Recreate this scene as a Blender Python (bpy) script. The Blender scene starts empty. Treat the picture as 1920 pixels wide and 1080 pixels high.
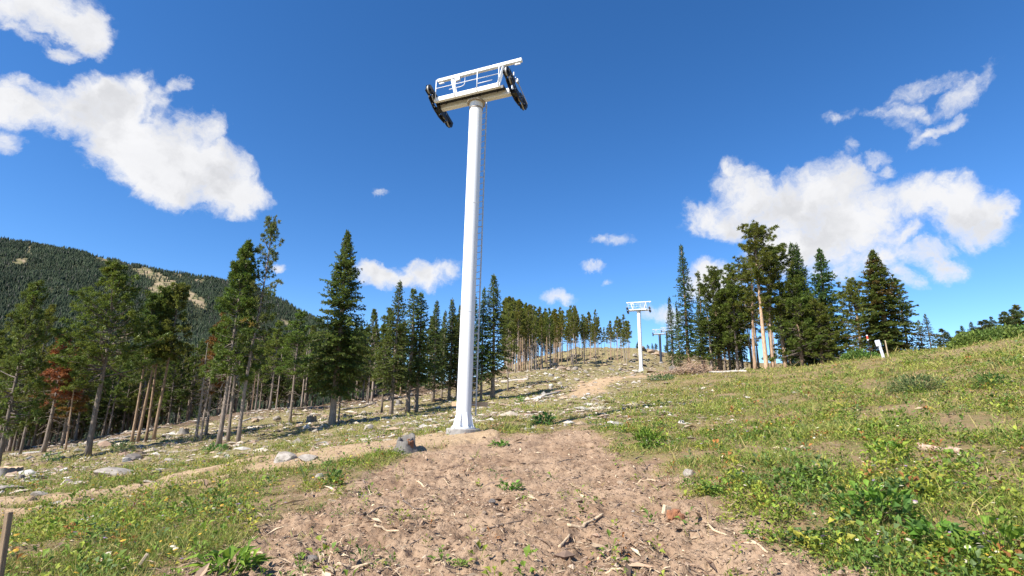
import bpy, math, random
import numpy as np
from mathutils import Matrix, Vector

S = bpy.context.scene
COL = S.collection
R = math.radians
rnd = random.Random(7)
rng = np.random.default_rng(11)

# ------------------------------------------------------------------ camera, sky, sun, exposure
F_PX = 980.0
EYE = 1.70
PITCH, ROLL = 13.2, 0.7
cam_d = bpy.data.cameras.new("camera")
cam = bpy.data.objects.new("camera", cam_d)
COL.objects.link(cam)
S.camera = cam
cam_d.sensor_width = 36.0
cam_d.lens = 36.0 * F_PX / 1920.0
cam_d.clip_start, cam_d.clip_end = 0.1, 20000.0
CROT = Matrix.Rotation(R(90 + PITCH), 4, 'X') @ Matrix.Rotation(R(ROLL), 4, 'Z')
cam.matrix_world = Matrix.Translation((0, 0, EYE)) @ CROT
CR = np.array(CROT.to_3x3())

def ray(px, py):
    """direction of the world ray seen at a 1920x1080 photo position"""
    return CR @ np.array([(px - 960.0) / F_PX, (540.0 - py) / F_PX, -1.0])

def at(px, py, Y):
    d = ray(px, py)
    p = d * (Y / d[1])
    return np.array([p[0], p[1], p[2] + EYE])

def to_px(P):
    q = (np.asarray(P, float) - np.array([0, 0, EYE])) @ CR
    w = np.where(q[..., 2] < -1e-3, -q[..., 2], np.nan)
    return 960 + F_PX * q[..., 0] / w, 540 - F_PX * q[..., 1] / w

S.view_settings.view_transform = 'Standard'
S.view_settings.look = 'None'
S.view_settings.exposure = 0.9
S.view_settings.gamma = 1.0
S.view_settings.use_curve_mapping = False
S.cycles.max_bounces = 6
S.cycles.diffuse_bounces = 3
S.cycles.transparent_max_bounces = 4

SUN_DIR = np.array([0.77, 0.64])          # the way shadows run on the ground
SUN_EL = 46.0
sun_from = np.array([-SUN_DIR[0], -SUN_DIR[1]])
sun_from = sun_from / np.linalg.norm(sun_from)
sv = Vector((sun_from[0] * math.cos(R(SUN_EL)), sun_from[1] * math.cos(R(SUN_EL)), math.sin(R(SUN_EL))))
sl = bpy.data.lights.new("sun", 'SUN')
sl.energy = 5.0
sl.angle = R(0.5)
sl.color = (1.0, 0.955, 0.88)
so = bpy.data.objects.new("sun", sl)
so.rotation_euler = sv.to_track_quat('Z', 'Y').to_euler()
so.location = (0, 0, 60)
COL.objects.link(so)

def setk(o, **k):
    for a, b in k.items():
        if b is not None:
            o[a] = b
    return o

# ---------- node helpers
def nn(nt, typ, **kw):
    n = nt.nodes.new(typ)
    for k, v in kw.items():
        setattr(n, k, v)
    return n

def vin(nt, sock, v):
    if isinstance(v, bpy.types.NodeSocket):
        nt.links.new(v, sock)
    else:
        sock.default_value = v

def M_(nt, op, a, b=None, c=None, clamp=False):
    n = nn(nt, 'ShaderNodeMath', operation=op, use_clamp=clamp)
    vin(nt, n.inputs[0], a)
    if b is not None: vin(nt, n.inputs[1], b)
    if c is not None: vin(nt, n.inputs[2], c)
    return n.outputs[0]

def VM(nt, op, a, b=None, c=None):
    n = nn(nt, 'ShaderNodeVectorMath', operation=op)
    vin(nt, n.inputs[0], a)
    if b is not None:
        vin(nt, n.inputs[3] if op == 'SCALE' else n.inputs[1], b)
    if c is not None: vin(nt, n.inputs[2], c)
    return n.outputs['Value'] if op in ('DOT_PRODUCT', 'LENGTH') else n.outputs[0]

def smooth(nt, v, lo, hi, a=0.0, b=1.0):
    n = nn(nt, 'ShaderNodeMapRange', interpolation_type='SMOOTHSTEP')
    vin(nt, n.inputs[0], v)
    for i, q in zip((1, 2, 3, 4), (lo, hi, a, b)): vin(nt, n.inputs[i], q)
    return n.outputs[0]

def noise(nt, vec, scale, detail=4, rough=0.55, dist=0.0, color=False, dim='3D'):
    n = nn(nt, 'ShaderNodeTexNoise', noise_dimensions=dim)
    if vec is not None: nt.links.new(vec, n.inputs['Vector'])
    n.inputs['Scale'].default_value = scale
    n.inputs['Detail'].default_value = detail
    n.inputs['Roughness'].default_value = rough
    n.inputs['Distortion'].default_value = dist
    return n.outputs['Color' if color else 'Fac']

def mixc(nt, fac, a, b, mode='MIX'):
    n = nn(nt, 'ShaderNodeMix', data_type='RGBA', blend_type=mode)
    n.clamp_factor = True
    vin(nt, n.inputs[0], fac)
    for s, v in ((n.inputs[6], a), (n.inputs[7], b)):
        if isinstance(v, (tuple, list)): s.default_value = tuple(v)[:3] + (1.0,)
        else: nt.links.new(v, s)
    return n.outputs[2]

# ---------- world: Nishita sky with clouds placed by compass bearing and height
CLOUDS = [  # photo x, y, radii, turn, weight (turned into bearing / elevation below)
    (70, 5, 120, 42, 12, 1), (135, 40, 78, 46, 18, 1), (165, 72, 44, 32, 0, 1), (110, 92, 34, 16, 10, .7), (60, 62, 40, 16, 25, .6),
    (20, 205, 120, 44, 6, 1), (140, 215, 120, 50, 8, 1), (185, 170, 80, 36, -4, 1), (275, 175, 55, 46, 30, .95), (240, 245, 110, 78, 25, 1.1),
    (310, 300, 115, 72, 30, 1.15), (345, 275, 48, 60, -20, .8), (390, 315, 80, 62, 45, 1), (425, 365, 72, 40, 0, 1.05), (300, 345, 100, 38, 20, 1),
    (335, 158, 24, 14, -30, .6), (0, 272, 44, 26, 0, .85), (375, 245, 30, 34, 40, .65), (70, 165, 70, 16, 12, .55),
    (1345, 412, 66, 44, 0, 1), (1395, 375, 56, 50, 20, .95), (1390, 330, 30, 22, 30, .65), (1500, 395, 95, 60, -15, 1.1), (1560, 355, 80, 48, 0, 1.05),
    (1595, 405, 95, 66, 0, 1.1), (1520, 455, 120, 50, 0, 1), (1650, 375, 50, 36, 0, .8), (1725, 375, 80, 44, 0, 1), (1800, 400, 85, 60, 10, 1.1), (1858, 395, 46, 38, -30, .95),
    (1690, 440, 50, 24, -20, .65), (1600, 500, 80, 32, 0, .7), (1740, 468, 80, 20, -10, .5), (1690, 520, 34, 22, 20, .62), (1762, 502, 42, 28, 10, .56), (1450, 495, 70, 34, 0, .7),
    (1335, 535, 52, 32, 0, .85), (1245, 582, 46, 24, 0, .8),
    (1808, 170, 72, 18, -36, .47), (1665, 210, 74, 14, 8, .49), (1580, 212, 38, 11, 0, .44), (1752, 246, 50, 10, -32, .49), (1690, 236, 60, 14, 30, .30),
    (1590, 280, 16, 26, 10, .42), (1630, 300, 28, 10, -14, .46), (1657, 320, 22, 9, 10, .40),
    (710, 518, 54, 21, 12, .9), (802, 514, 62, 26, -4, 1), (760, 528, 46, 16, 0, .8),
    (524, 505, 15, 10, 0, .6), (1143, 453, 38, 12, 6, .48), (1112, 497, 20, 8, 0, .46), (1055, 560, 26, 10, 8, .50), (710, 360, 16, 7, 0, .30), (1135, 527, 12, 6, 0, .30), (1760, 165, 100, 10, -18, .28),
]
W = bpy.data.worlds.new("World")
S.world = W
W.use_nodes = True
nt = W.node_tree
nt.nodes.clear()
SKY_STRENGTH = 0.118
sky = nn(nt, 'ShaderNodeTexSky', sky_type='NISHITA')
sky.sun_disc = False
sky.sun_elevation = R(SUN_EL)
sky.sun_rotation = math.atan2(sun_from[0], sun_from[1])
sky.altitude = 2600
sky.air_density = 1.0
sky.dust_density = 0.7
sky.ozone_density = 2.2
hsv = nn(nt, 'ShaderNodeHueSaturation')
hsv.inputs['Saturation'].default_value = 1.28
hsv.inputs['Value'].default_value = 1.0
hsv.inputs['Hue'].default_value = 0.504
nt.links.new(sky.outputs[0], hsv.inputs['Color'])
bg = nn(nt, 'ShaderNodeBackground')
bg.inputs['Strength'].default_value = SKY_STRENGTH
nt.links.new(hsv.outputs[0], bg.inputs['Color'])
tc = nn(nt, 'ShaderNodeTexCoord')
D = VM(nt, 'NORMALIZE', tc.outputs['Generated'])
w1 = VM(nt, 'SUBTRACT', noise(nt, D, 9.0, 6, 0.6, color=True), (0.5, 0.5, 0.5))
w2 = VM(nt, 'SUBTRACT', noise(nt, D, 34.0, 5, 0.6, color=True), (0.5, 0.5, 0.5))
Dw = VM(nt, 'ADD', D, VM(nt, 'SCALE', w1, 0.075))
Dw = VM(nt, 'ADD', Dw, VM(nt, 'SCALE', w2, 0.020))
sx = nn(nt, 'ShaderNodeSeparateXYZ'); nt.links.new(Dw, sx.inputs[0])
az = M_(nt, 'ARCTAN2', sx.outputs[0], sx.outputs[1])
el = M_(nt, 'ARCSINE', sx.outputs[2])
cx = nn(nt, 'ShaderNodeCombineXYZ'); cx.inputs[2].default_value = 1.0
nt.links.new(az, cx.inputs[0]); nt.links.new(el, cx.inputs[1])
AE = cx.outputs[0]
def azel(px, py):
    d = ray(px, py); d = d / np.linalg.norm(d)
    return np.array([math.atan2(d[0], d[1]), math.asin(d[2])])
dens = None
for (px, py, rx, ry, rot, wgt) in CLOUDS:
    c = azel(px, py)
    J = np.stack([azel(px + 2, py) - azel(px - 2, py), azel(px, py + 2) - azel(px, py - 2)], 1) / 4
    ca, sa = math.cos(R(rot)), math.sin(R(rot))
    E = np.array([[ca / rx, sa / rx], [-sa / ry, ca / ry]]) @ np.linalg.inv(J) / 1.22
    o_ = -E @ c
    a = VM(nt, 'DOT_PRODUCT', AE, (E[0, 0], E[0, 1], o_[0]))
    b = VM(nt, 'DOT_PRODUCT', AE, (E[1, 0], E[1, 1], o_[1]))
    q = M_(nt, 'MULTIPLY_ADD', b, b, M_(nt, 'MULTIPLY', a, a))
    g = M_(nt, 'MULTIPLY_ADD', q, -wgt, wgt)
    dens = g if dens is None else M_(nt, 'SMOOTH_MAX', dens, g, 0.18)
fine = noise(nt, Dw, 13.0, 10, 0.64, 0.5)
fine2 = noise(nt, Dw, 55.0, 8, 0.65)
dd = M_(nt, 'ADD', dens, M_(nt, 'MULTIPLY_ADD', fine, 2.0, -1.0))
dd = M_(nt, 'ADD', dd, M_(nt, 'MULTIPLY_ADD', fine2, 0.75, -0.375))
alpha = smooth(nt, dd, -0.04, 0.92)
body = smooth(nt, dd, 0.30, 1.1)
lump = smooth(nt, noise(nt, Dw, 9.0, 7, 0.6, 0.3), 0.30, 0.62)
# billows lit from the sun's side
sun_t = (float(sv[0]) * .035, float(sv[1]) * .035, float(sv[2]) * .035)
na = noise(nt, Dw, 8.0, 6, 0.55, 0.2)
nb_ = noise(nt, VM(nt, 'ADD', Dw, sun_t), 8.0, 6, 0.55, 0.2)
relief = smooth(nt, M_(nt, 'SUBTRACT', nb_, na), -.10, .14)
shade = M_(nt, 'MULTIPLY', body, M_(nt, 'MULTIPLY_ADD', relief, .72, M_(nt, 'MULTIPLY', M_(nt, 'SUBTRACT', 1.0, lump), .22)), clamp=True)
ccol = mixc(nt, shade, (0.97, 0.975, 1.0), (0.70, 0.71, 0.745))
cb = nn(nt, 'ShaderNodeBackground'); nt.links.new(ccol, cb.inputs['Color']); cb.inputs['Strength'].default_value = 0.52
mx = nn(nt, 'ShaderNodeMixShader')
nt.links.new(alpha, mx.inputs[0]); nt.links.new(bg.outputs[0], mx.inputs[1]); nt.links.new(cb.outputs[0], mx.inputs[2])
wo = nn(nt, 'ShaderNodeOutputWorld'); nt.links.new(mx.outputs[0], wo.inputs[0])
W.cycles.sampling_method = 'MANUAL'
W.cycles.sample_map_resolution = 512

# ------------------------------------------------------------------ numpy noise + mesh helpers
def vnoise(x, y, seed=0):
    x = np.asarray(x, float); y = np.asarray(y, float)
    ix = np.floor(x).astype(np.int64); iy = np.floor(y).astype(np.int64)
    fx = x - ix; fy = y - iy
    fx = fx * fx * fx * (fx * (fx * 6 - 15) + 10); fy = fy * fy * fy * (fy * (fy * 6 - 15) + 10)
    def h(a, b):
        n = (a * 374761393 + b * 668265263 + seed * 982451653) & 0xFFFFFFFF
        n = ((n ^ (n >> 13)) * 1274126177) & 0xFFFFFFFF
        n = ((n ^ (n >> 15)) * 2246822519) & 0xFFFFFFFF
        return ((n ^ (n >> 16)) & 0xFFFFFF) / float(0xFFFFFF)
    a = h(ix, iy); b = h(ix + 1, iy); c = h(ix, iy + 1); d = h(ix + 1, iy + 1)
    return (a + (b - a) * fx) * (1 - fy) + (c + (d - c) * fx) * fy

def fbm(x, y, octv=4, seed=0, gain=0.5):
    s, amp, tot = 0.0, 1.0, 0.0
    for i in range(octv):
        s = s + amp * vnoise(x * 2.03 ** i + 17.3 * i, y * 2.03 ** i - 9.1 * i, seed + i)
        tot += amp; amp *= gain
    return s / tot

def sstep(v, a, b):
    t = np.clip((np.asarray(v, float) - a) / (b - a), 0, 1)
    return t * t * (3 - 2 * t)

def mesh_np(name, V, quads=None, tris=None, col=None, smooth_=False, mats=(), qm=None, tm=None):
    V = np.ascontiguousarray(V, np.float32)
    me = bpy.data.meshes.new(name)
    nq = 0 if quads is None else len(quads)
    nt_ = 0 if tris is None else len(tris)
    loops = []
    starts = []
    if nq:
        loops.append(np.asarray(quads, np.int32).ravel()); starts.append(np.arange(nq, dtype=np.int32) * 4)
    if nt_:
        loops.append(np.asarray(tris, np.int32).ravel()); starts.append(np.arange(nt_, dtype=np.int32) * 3 + nq * 4)
    L = np.concatenate(loops); St = np.concatenate(starts)
    me.vertices.add(len(V)); me.vertices.foreach_set('co', V.ravel())
    me.loops.add(len(L)); me.loops.foreach_set('vertex_index', L)
    me.polygons.add(nq + nt_); me.polygons.foreach_set('loop_start', St)
    if smooth_ is not False:
        me.polygons.foreach_set('use_smooth', np.ones(nq + nt_, bool))
    else:
        me.polygons.foreach_set('use_smooth', np.zeros(nq + nt_, bool))
    for m in mats: me.materials.append(m)
    if qm is not None or tm is not None:
        mi = np.concatenate([np.asarray(qm if qm is not None else np.zeros(nq), np.int32), np.asarray(tm if tm is not None else np.zeros(nt_), np.int32)])
        me.polygons.foreach_set('material_index', mi)
    me.update(calc_edges=True)
    if col is not None:
        c = np.ones((len(V), 4), np.float32); c[:, :3] = col
        at_ = me.attributes.new('Col', 'FLOAT_COLOR', 'POINT')
        at_.data.foreach_set('color', c.ravel())
    return me

def link(name, me, parent=None, loc=None, rot=None, scale=None):
    o = bpy.data.objects.new(name, me)
    COL.objects.link(o)
    if parent is not None: o.parent = parent
    if loc is not None: o.location = [float(v) for v in loc]
    if rot is not None: o.rotation_euler = rot
    if scale is not None: o.scale = scale
    return o

class MB:
    """collects boxes, tubes, kites; builds ONE mesh"""
    def __init__(s): s.V = []; s.Q = []; s.T = []; s.C = []; s.n = 0; s.qm = []; s.tm = []
    def add(s, V, Q=None, T=None, col=None, mi=0):
        V = np.asarray(V, float)
        if Q is not None and len(Q):
            s.Q.append(np.asarray(Q) + s.n); s.qm.append(np.full(len(Q), mi))
        if T is not None and len(T):
            s.T.append(np.asarray(T) + s.n); s.tm.append(np.full(len(T), mi))
        s.V.append(V)
        c = np.ones((len(V), 3))
        if col is not None: c[:] = col
        s.C.append(c)
        s.n += len(V)
    def box(s, c, size, rot=None, col=None, mi=0, bev=0.0):
        x, y, z = [0.5 * v for v in size]
        b = min(bev, x * .9, y * .9, z * .9)
        if b <= 0:
            V = np.array([[i, j, k] for k in (-z, z) for j in (-y, y) for i in (-x, x)])
            Q = [[0, 2, 3, 1], [4, 5, 7, 6], [0, 1, 5, 4], [2, 6, 7, 3], [0, 4, 6, 2], [1, 3, 7, 5]]
            T = None
        else:
            V = []; idx = {}
            for sx_ in (-1, 1):
                for sy_ in (-1, 1):
                    for sz_ in (-1, 1):
                        for ax in range(3):
                            p = [sx_ * (x - b), sy_ * (y - b), sz_ * (z - b)]
                            p[ax] = (sx_ * x, sy_ * y, sz_ * z)[ax]
                            idx[(sx_, sy_, sz_, ax)] = len(V); V.append(p)
            Q = []; T = []
            for ax in range(3):
                o1, o2 = [a for a in range(3) if a != ax]
                for sg in (-1, 1):
                    f = []
                    for (p, q) in ((-1, -1), (1, -1), (1, 1), (-1, 1)):
                        k = [0, 0, 0]; k[ax] = sg; k[o1] = p; k[o2] = q
                        f.append(idx[(k[0], k[1], k[2], ax)])
                    Q.append(f)
                for (p, q) in ((-1, -1), (1, -1), (1, 1), (-1, 1)):
                    f = []
                    for sg, which in ((-1, o1), (1, o1), (1, o2), (-1, o2)):
                        k = [0, 0, 0]; k[ax] = sg; k[o1] = p; k[o2] = q
                        f.append(idx[(k[0], k[1], k[2], which)])
                    Q.append(f)
            for sx_ in (-1, 1):
                for sy_ in (-1, 1):
                    for sz_ in (-1, 1):
                        T.append([idx[(sx_, sy_, sz_, a)] for a in range(3)])
            V = np.array(V)
        if rot is not None: V = V @ np.array(rot).T
        s.add(V + np.array(c, float), Q, T, col, mi)
    def tube(s, P, rad, sides=8, cap=True, col=None, mi=0):
        P = np.asarray(P, float); n = len(P)
        rad = np.broadcast_to(np.asarray(rad, float), (n,))
        d = np.gradient(P, axis=0); d /= np.linalg.norm(d, axis=1, keepdims=True) + 1e-9
        ref = np.array([0, 0, 1.0]) if abs(d[0, 2]) < 0.9 else np.array([1.0, 0, 0])
        a = np.cross(d, ref); a /= np.linalg.norm(a, axis=1, keepdims=True) + 1e-9
        b = np.cross(d, a)
        th = np.arange(sides) * 2 * math.pi / sides
        V = P[:, None] + rad[:, None, None] * (a[:, None] * np.cos(th)[None, :, None] + b[:, None] * np.sin(th)[None, :, None])
        V = V.reshape(-1, 3)
        i = np.arange(n - 1)[:, None] * sides; k = np.arange(sides)[None]; k2 = (k + 1) % sides
        Q = np.stack([i + k, i + k2, i + sides + k2, i + sides + k], -1).reshape(-1, 4)
        T = []
        if cap:
            V = np.concatenate([V, P[:1], P[-1:]])
            m = n * sides
            T = [[m, (j + 1) % sides, j] for j in range(sides)] + [[m + 1, (n - 1) * sides + j, (n - 1) * sides + (j + 1) % sides] for j in range(sides)]
        if isinstance(col, np.ndarray) and col.ndim == 2:
            c = np.repeat(col, sides, 0)
            if cap: c = np.concatenate([c, col[:1], col[-1:]])
            col = c
        s.add(V, Q, T, col, mi)
    def kites(s, p0, d, side, L, Wd, bend=0.0, mid=0.45, up=None, col=None):
        """leaf blades: base p0, direction d, sideways vector, length, width"""
        L = np.asarray(L)[:, None]; Wd = np.asarray(Wd)[:, None]
        m = p0 + d * L * mid
        tip = p0 + d * L
        if up is not None:
            m = m + up * (L * bend)
        V = np.stack([p0, m + side * Wd * .5, tip, m - side * Wd * .5], 1).reshape(-1, 3)
        Q = np.arange(len(V)).reshape(-1, 4)
        if col is not None: col = np.repeat(col, 4, 0)
        s.add(V, Q, None, col)
    def build(s, name, mats, parent=None, smooth_=False, **k):
        return link(name, s.mesh(name, mats, smooth_), parent, **k)
    def mesh(s, name, mats, smooth_=False):
        V = np.concatenate(s.V)
        return mesh_np(name, V, np.concatenate(s.Q) if s.Q else None, np.concatenate(s.T) if s.T else None, np.concatenate(s.C), smooth_,
                       mats if isinstance(mats, (list, tuple)) else [mats], np.concatenate(s.qm) if s.qm else None, np.concatenate(s.tm) if s.tm else None)

def unit(v): return v / (np.linalg.norm(v, axis=-1, keepdims=True) + 1e-9)

# ---------- materials
def new_mat(name):
    m = bpy.data.materials.new(name); m.use_nodes = True
    nt = m.node_tree
    return m, nt, nt.nodes['Principled BSDF']

def mat_plain(name, c1, c2=None, rough=0.6, metal=0.0, scale=6.0, bump=0.0, bscale=30.0, stretch=None, attr=False, lo=.35, hi=.65):
    m, nt, b = new_mat(name)
    tc = nn(nt, 'ShaderNodeTexCoord'); vec = tc.outputs['Object']
    if stretch:
        mp = nn(nt, 'ShaderNodeMapping'); mp.inputs['Scale'].default_value = stretch
        nt.links.new(vec, mp.inputs['Vector']); vec = mp.outputs[0]
    c = mixc(nt, smooth(nt, noise(nt, vec, scale, 6, .6), lo, hi), c1, c2 or c1)
    if attr:
        a = nn(nt, 'ShaderNodeAttribute', attribute_name='Col')
        c = mixc(nt, 1.0, c, a.outputs['Color'], 'MULTIPLY')
    nt.links.new(c, b.inputs['Base Color'])
    b.inputs['Roughness'].default_value = rough
    b.inputs['Metallic'].default_value = metal
    if bump:
        bp = nn(nt, 'ShaderNodeBump'); bp.inputs['Strength'].default_value = bump; bp.inputs['Distance'].default_value = 0.03
        nt.links.new(noise(nt, vec, bscale, 5, .6), bp.inputs['Height']); nt.links.new(bp.outputs[0], b.inputs['Normal'])
    return m

def mat_leaf(name, tint=(1, 1, 1), rough=0.55, transl=0.25, vary=0.12):
    m, nt, b = new_mat(name)
    a = nn(nt, 'ShaderNodeAttribute', attribute_name='Col')
    oi = nn(nt, 'ShaderNodeObjectInfo')
    h = nn(nt, 'ShaderNodeHueSaturation')
    nt.links.new(mixc(nt, 1.0, a.outputs['Color'], tint, 'MULTIPLY'), h.inputs['Color'])
    nt.links.new(M_(nt, 'MULTIPLY_ADD', oi.outputs['Random'], 0.05, 0.475), h.inputs['Hue'])
    r2 = M_(nt, 'FRACT', M_(nt, 'MULTIPLY', oi.outputs['Random'], 37.7))
    nt.links.new(M_(nt, 'MULTIPLY_ADD', r2, 2 * vary, 1 - vary), h.inputs['Value'])
    nt.links.new(h.outputs[0], b.inputs['Base Color'])
    b.inputs['Roughness'].default_value = rough
    b.inputs['Specular IOR Level'].default_value = 0.3
    t = nn(nt, 'ShaderNodeBsdfTranslucent'); nt.links.new(h.outputs[0], t.inputs['Color'])
    mxs = nn(nt, 'ShaderNodeMixShader'); mxs.inputs[0].default_value = transl
    nt.links.new(b.outputs[0], mxs.inputs[1]); nt.links.new(t.outputs[0], mxs.inputs[2])
    nt.links.new(mxs.outputs[0], nt.nodes['Material Output'].inputs['Surface'])
    return m
# ------------------------------------------------------------------ terrain
CTRL = [  # photo x, y and distance ahead of the eye where the ground is met
    (960, 1080, 5.9), (1400, 1080, 5.7), (1920, 1080, 5.2), (500, 1080, 6.1), (0, 1080, 6.5), (-300, 1080, 6.8), (2250, 1080, 5.0),
    (960, 950, 9.6), (960, 865, 15), (1060, 803, 22.5), (1200, 850, 15), (1400, 905, 9.8), (1650, 905, 8.8), (1920, 900, 8.0), (2250, 860, 8),
    (1920, 760, 14.5), (1920, 690, 22), (1920, 634, 38), (2300, 600, 34), (1700, 660, 46), (1560, 676, 56), (1440, 696, 64),
    (1700, 760, 17.5), (1500, 765, 22.5), (1300, 770, 26.5), (1120, 772, 29), (1300, 725, 50), (1500, 715, 40), (1700, 700, 28),
    (868, 815, 22), (1203, 706, 95), (1100, 728, 66), (1000, 745, 54), (1000, 705, 82), (1060, 690, 105), (1140, 672, 130), (1180, 649, 178), (1085, 657, 172), (1000, 668, 170),
    (1240, 688, 160), (1225, 657, 186), (1255, 663, 195), (1310, 694, 78), (1260, 700, 96),
    (410, 838, 36), (450, 832, 37), (625, 797, 42), (735, 782, 50), (805, 768, 56), (920, 748, 60), (760, 845, 18.5), (600, 862, 19),
    (165, 858, 38), (20, 868, 37), (260, 832, 45), (215, 886, 27), (50, 895, 24), (370, 820, 43),
    (0, 950, 14.5), (300, 905, 18.5), (0, 1005, 10.5), (500, 960, 9.8), (450, 895, 16), (200, 980, 10.8),
    (60, 843, 60), (250, 812, 66), (400, 785, 72), (550, 765, 76), (700, 752, 74), (820, 728, 84), (900, 705, 100),
    (-300, 905, 50), (-300, 1000, 12.5), (-400, 940, 25),
    # ground out of sight behind the crests
    (1420, 735, 105), (1600, 715, 88), (1800, 700, 75), (2000, 680, 70), (1330, 715, 130), (1250, 700, 250), (1080, 690, 240), (0, 895, 100), (200, 870, 110), (400, 850, 125), (600, 830, 135), (800, 780, 150), (-300, 960, 90),
]
CP = np.array([at(*c) for c in CTRL] + [(0, -12, -0.7), (-16, -12, -2.6), (16, -10, 1.3), (-60, -5, -8), (55, -5, 6.5), (0, 2, -.02)])
def _K(r2): return 0.5 * r2 * np.log(r2 + 1e-9)
_n = len(CP)
_sc = CP[:, :2]
_A = np.zeros((_n + 3, _n + 3))
_d2 = ((_sc[:, None] - _sc[None]) ** 2).sum(-1)
_A[:_n, :_n] = _K(_d2) + np.eye(_n) * (1.0 + 0.02 * (_sc ** 2).sum(-1))
_A[:_n, _n] = 1; _A[:_n, _n + 1:] = _sc; _A[_n, :_n] = 1; _A[_n + 1:, :_n] = _sc.T
_w = np.linalg.solve(_A, np.concatenate([CP[:, 2], np.zeros(3)]))
def base_h(x, y):
    x = np.asarray(x, float); y = np.asarray(y, float)
    shp = x.shape; x = x.ravel(); y = y.ravel()
    z = _w[_n] + _w[_n + 1] * x + _w[_n + 2] * y
    for i in range(_n):
        z = z + _w[i] * _K((x - _sc[i, 0]) ** 2 + (y - _sc[i, 1]) ** 2)
    r = np.hypot(x, y)
    t = sstep(r, 215, 330)
    z = np.clip(z, -70, 60) * (1 - t) + (-60.0) * t
    return z.reshape(shp)

def cast(px, py, far=260.0):
    """where the sight line at a photo position meets the ground"""
    d = ray(px, py)
    Y = np.concatenate([np.linspace(3, 30, 500), np.linspace(30.05, far, 1500)])
    P = d[None] * (Y / d[1])[:, None] + np.array([0, 0, EYE])
    below = P[:, 2] < base_h(P[:, 0], P[:, 1])
    i = int(np.argmax(below)) if below.any() else len(Y) - 1
    return P[i]

def poly_sd(x, y, poly):
    """signed distance to a ground polygon, inside positive"""
    x = np.asarray(x); y = np.asarray(y)
    best = np.full(x.shape, 1e9); ins = np.zeros(x.shape, bool)
    n = len(poly)
    for i in range(n):
        ax, ay = poly[i]; bx, by = poly[(i + 1) % n]
        ex, ey = bx - ax, by - ay
        t = np.clip(((x - ax) * ex + (y - ay) * ey) / (ex * ex + ey * ey + 1e-9), 0, 1)
        best = np.minimum(best, np.hypot(x - ax - t * ex, y - ay - t * ey))
        c = ((ay > y) != (by > y))
        with np.errstate(divide='ignore', invalid='ignore'):
            xi = ax + (y - ay) * ex / (ey if abs(ey) > 1e-9 else 1e-9)
        ins ^= c & (x < xi)
    return np.where(ins, best, -best)

DIRT_PX = [(330, 1079), (440, 1005), (545, 952), (665, 892), (765, 855), (880, 826), (960, 815), (1060, 803), (1130, 808), (1165, 835), (1200, 855), (1275, 885), (1320, 915), (1390, 945), (1470, 985), (1560, 1020), (1680, 1079)]
SAND_PX = [(880, 812), (960, 815), (880, 832), (760, 852), (690, 862), (600, 874), (470, 888), (400, 908), (250, 938), (110, 958), (-60, 985), (-60, 948), (150, 926), (300, 898), (420, 876), (560, 850), (660, 838), (760, 824), (845, 813)]
ROAD_PX = [(1062, 742), (1085, 720), (1120, 708), (1170, 706.5), (1225, 704), (1260, 704), (1240, 709), (1180, 713), (1150, 720), (1120, 736), (1095, 745)]
g2 = lambda L: [tuple(cast(*p)[:2]) for p in L]
DIRT = g2(DIRT_PX) + [(3.6, 2.0), (-3.3, 2.0)]
SAND = g2(SAND_PX)
ROAD = g2(ROAD_PX)
TW = at(868, 815, 22.0)

def masks(x, y):
    r = np.hypot(x, y)
    edge = (fbm(x * .9, y * .9, 4, 5) - .5) * 2.2 + (fbm(x * 3.5, y * 3.5, 3, 6) - .5) * .9
    dirt = sstep(poly_sd(x, y, DIRT) + edge * .75, -.12, .22)
    away = sstep(TW[0] - x, 5.5, 9.5)
    sand = sstep(poly_sd(x, y, SAND) + edge * (.3 + .3 * away) - .12 * away, -.15, .3) * (1 - away * sstep(fbm(x * .8 + 4, y * .8, 4, 8), .50, .60))
    sand = np.maximum(sand, sstep(1.5 - np.hypot(x - TW[0], y - TW[1]) + edge * .2, -.1, .3))
    road = sstep(poly_sd(x, y, ROAD) + edge * .8, -.4, .5)
    # logging debris: the cleared slope left of the line and the far hill
    deb = sstep(r, 21, 36) * sstep(-(x - 0.28 * y + 2), -8, 6)
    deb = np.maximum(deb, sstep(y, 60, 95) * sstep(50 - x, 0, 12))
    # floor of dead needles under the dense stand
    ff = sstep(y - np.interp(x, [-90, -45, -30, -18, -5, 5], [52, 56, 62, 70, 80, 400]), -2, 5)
    return dirt, np.maximum(sand, road), deb, ff

def veg(x, y):
    """0..1 how much grows here"""
    d, s, deb, ff = masks(x, y)
    n = fbm(x * .45, y * .45, 4, 21); n2 = fbm(x * 1.7, y * 1.7, 3, 22)
    n3 = fbm(x * 4.5, y * 4.5, 2, 23)
    g = sstep(n * .40 + n2 * .38 + n3 * .22, .405, .545)
    g = g * (1 - .1 * deb) * (1 - .7 * deb * sstep(n2, .36, .52))
    return np.clip(g * (1 - d) * (1 - s * .97) * (1 - .9 * ff), 0, 1), d, s, deb, ff

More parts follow.
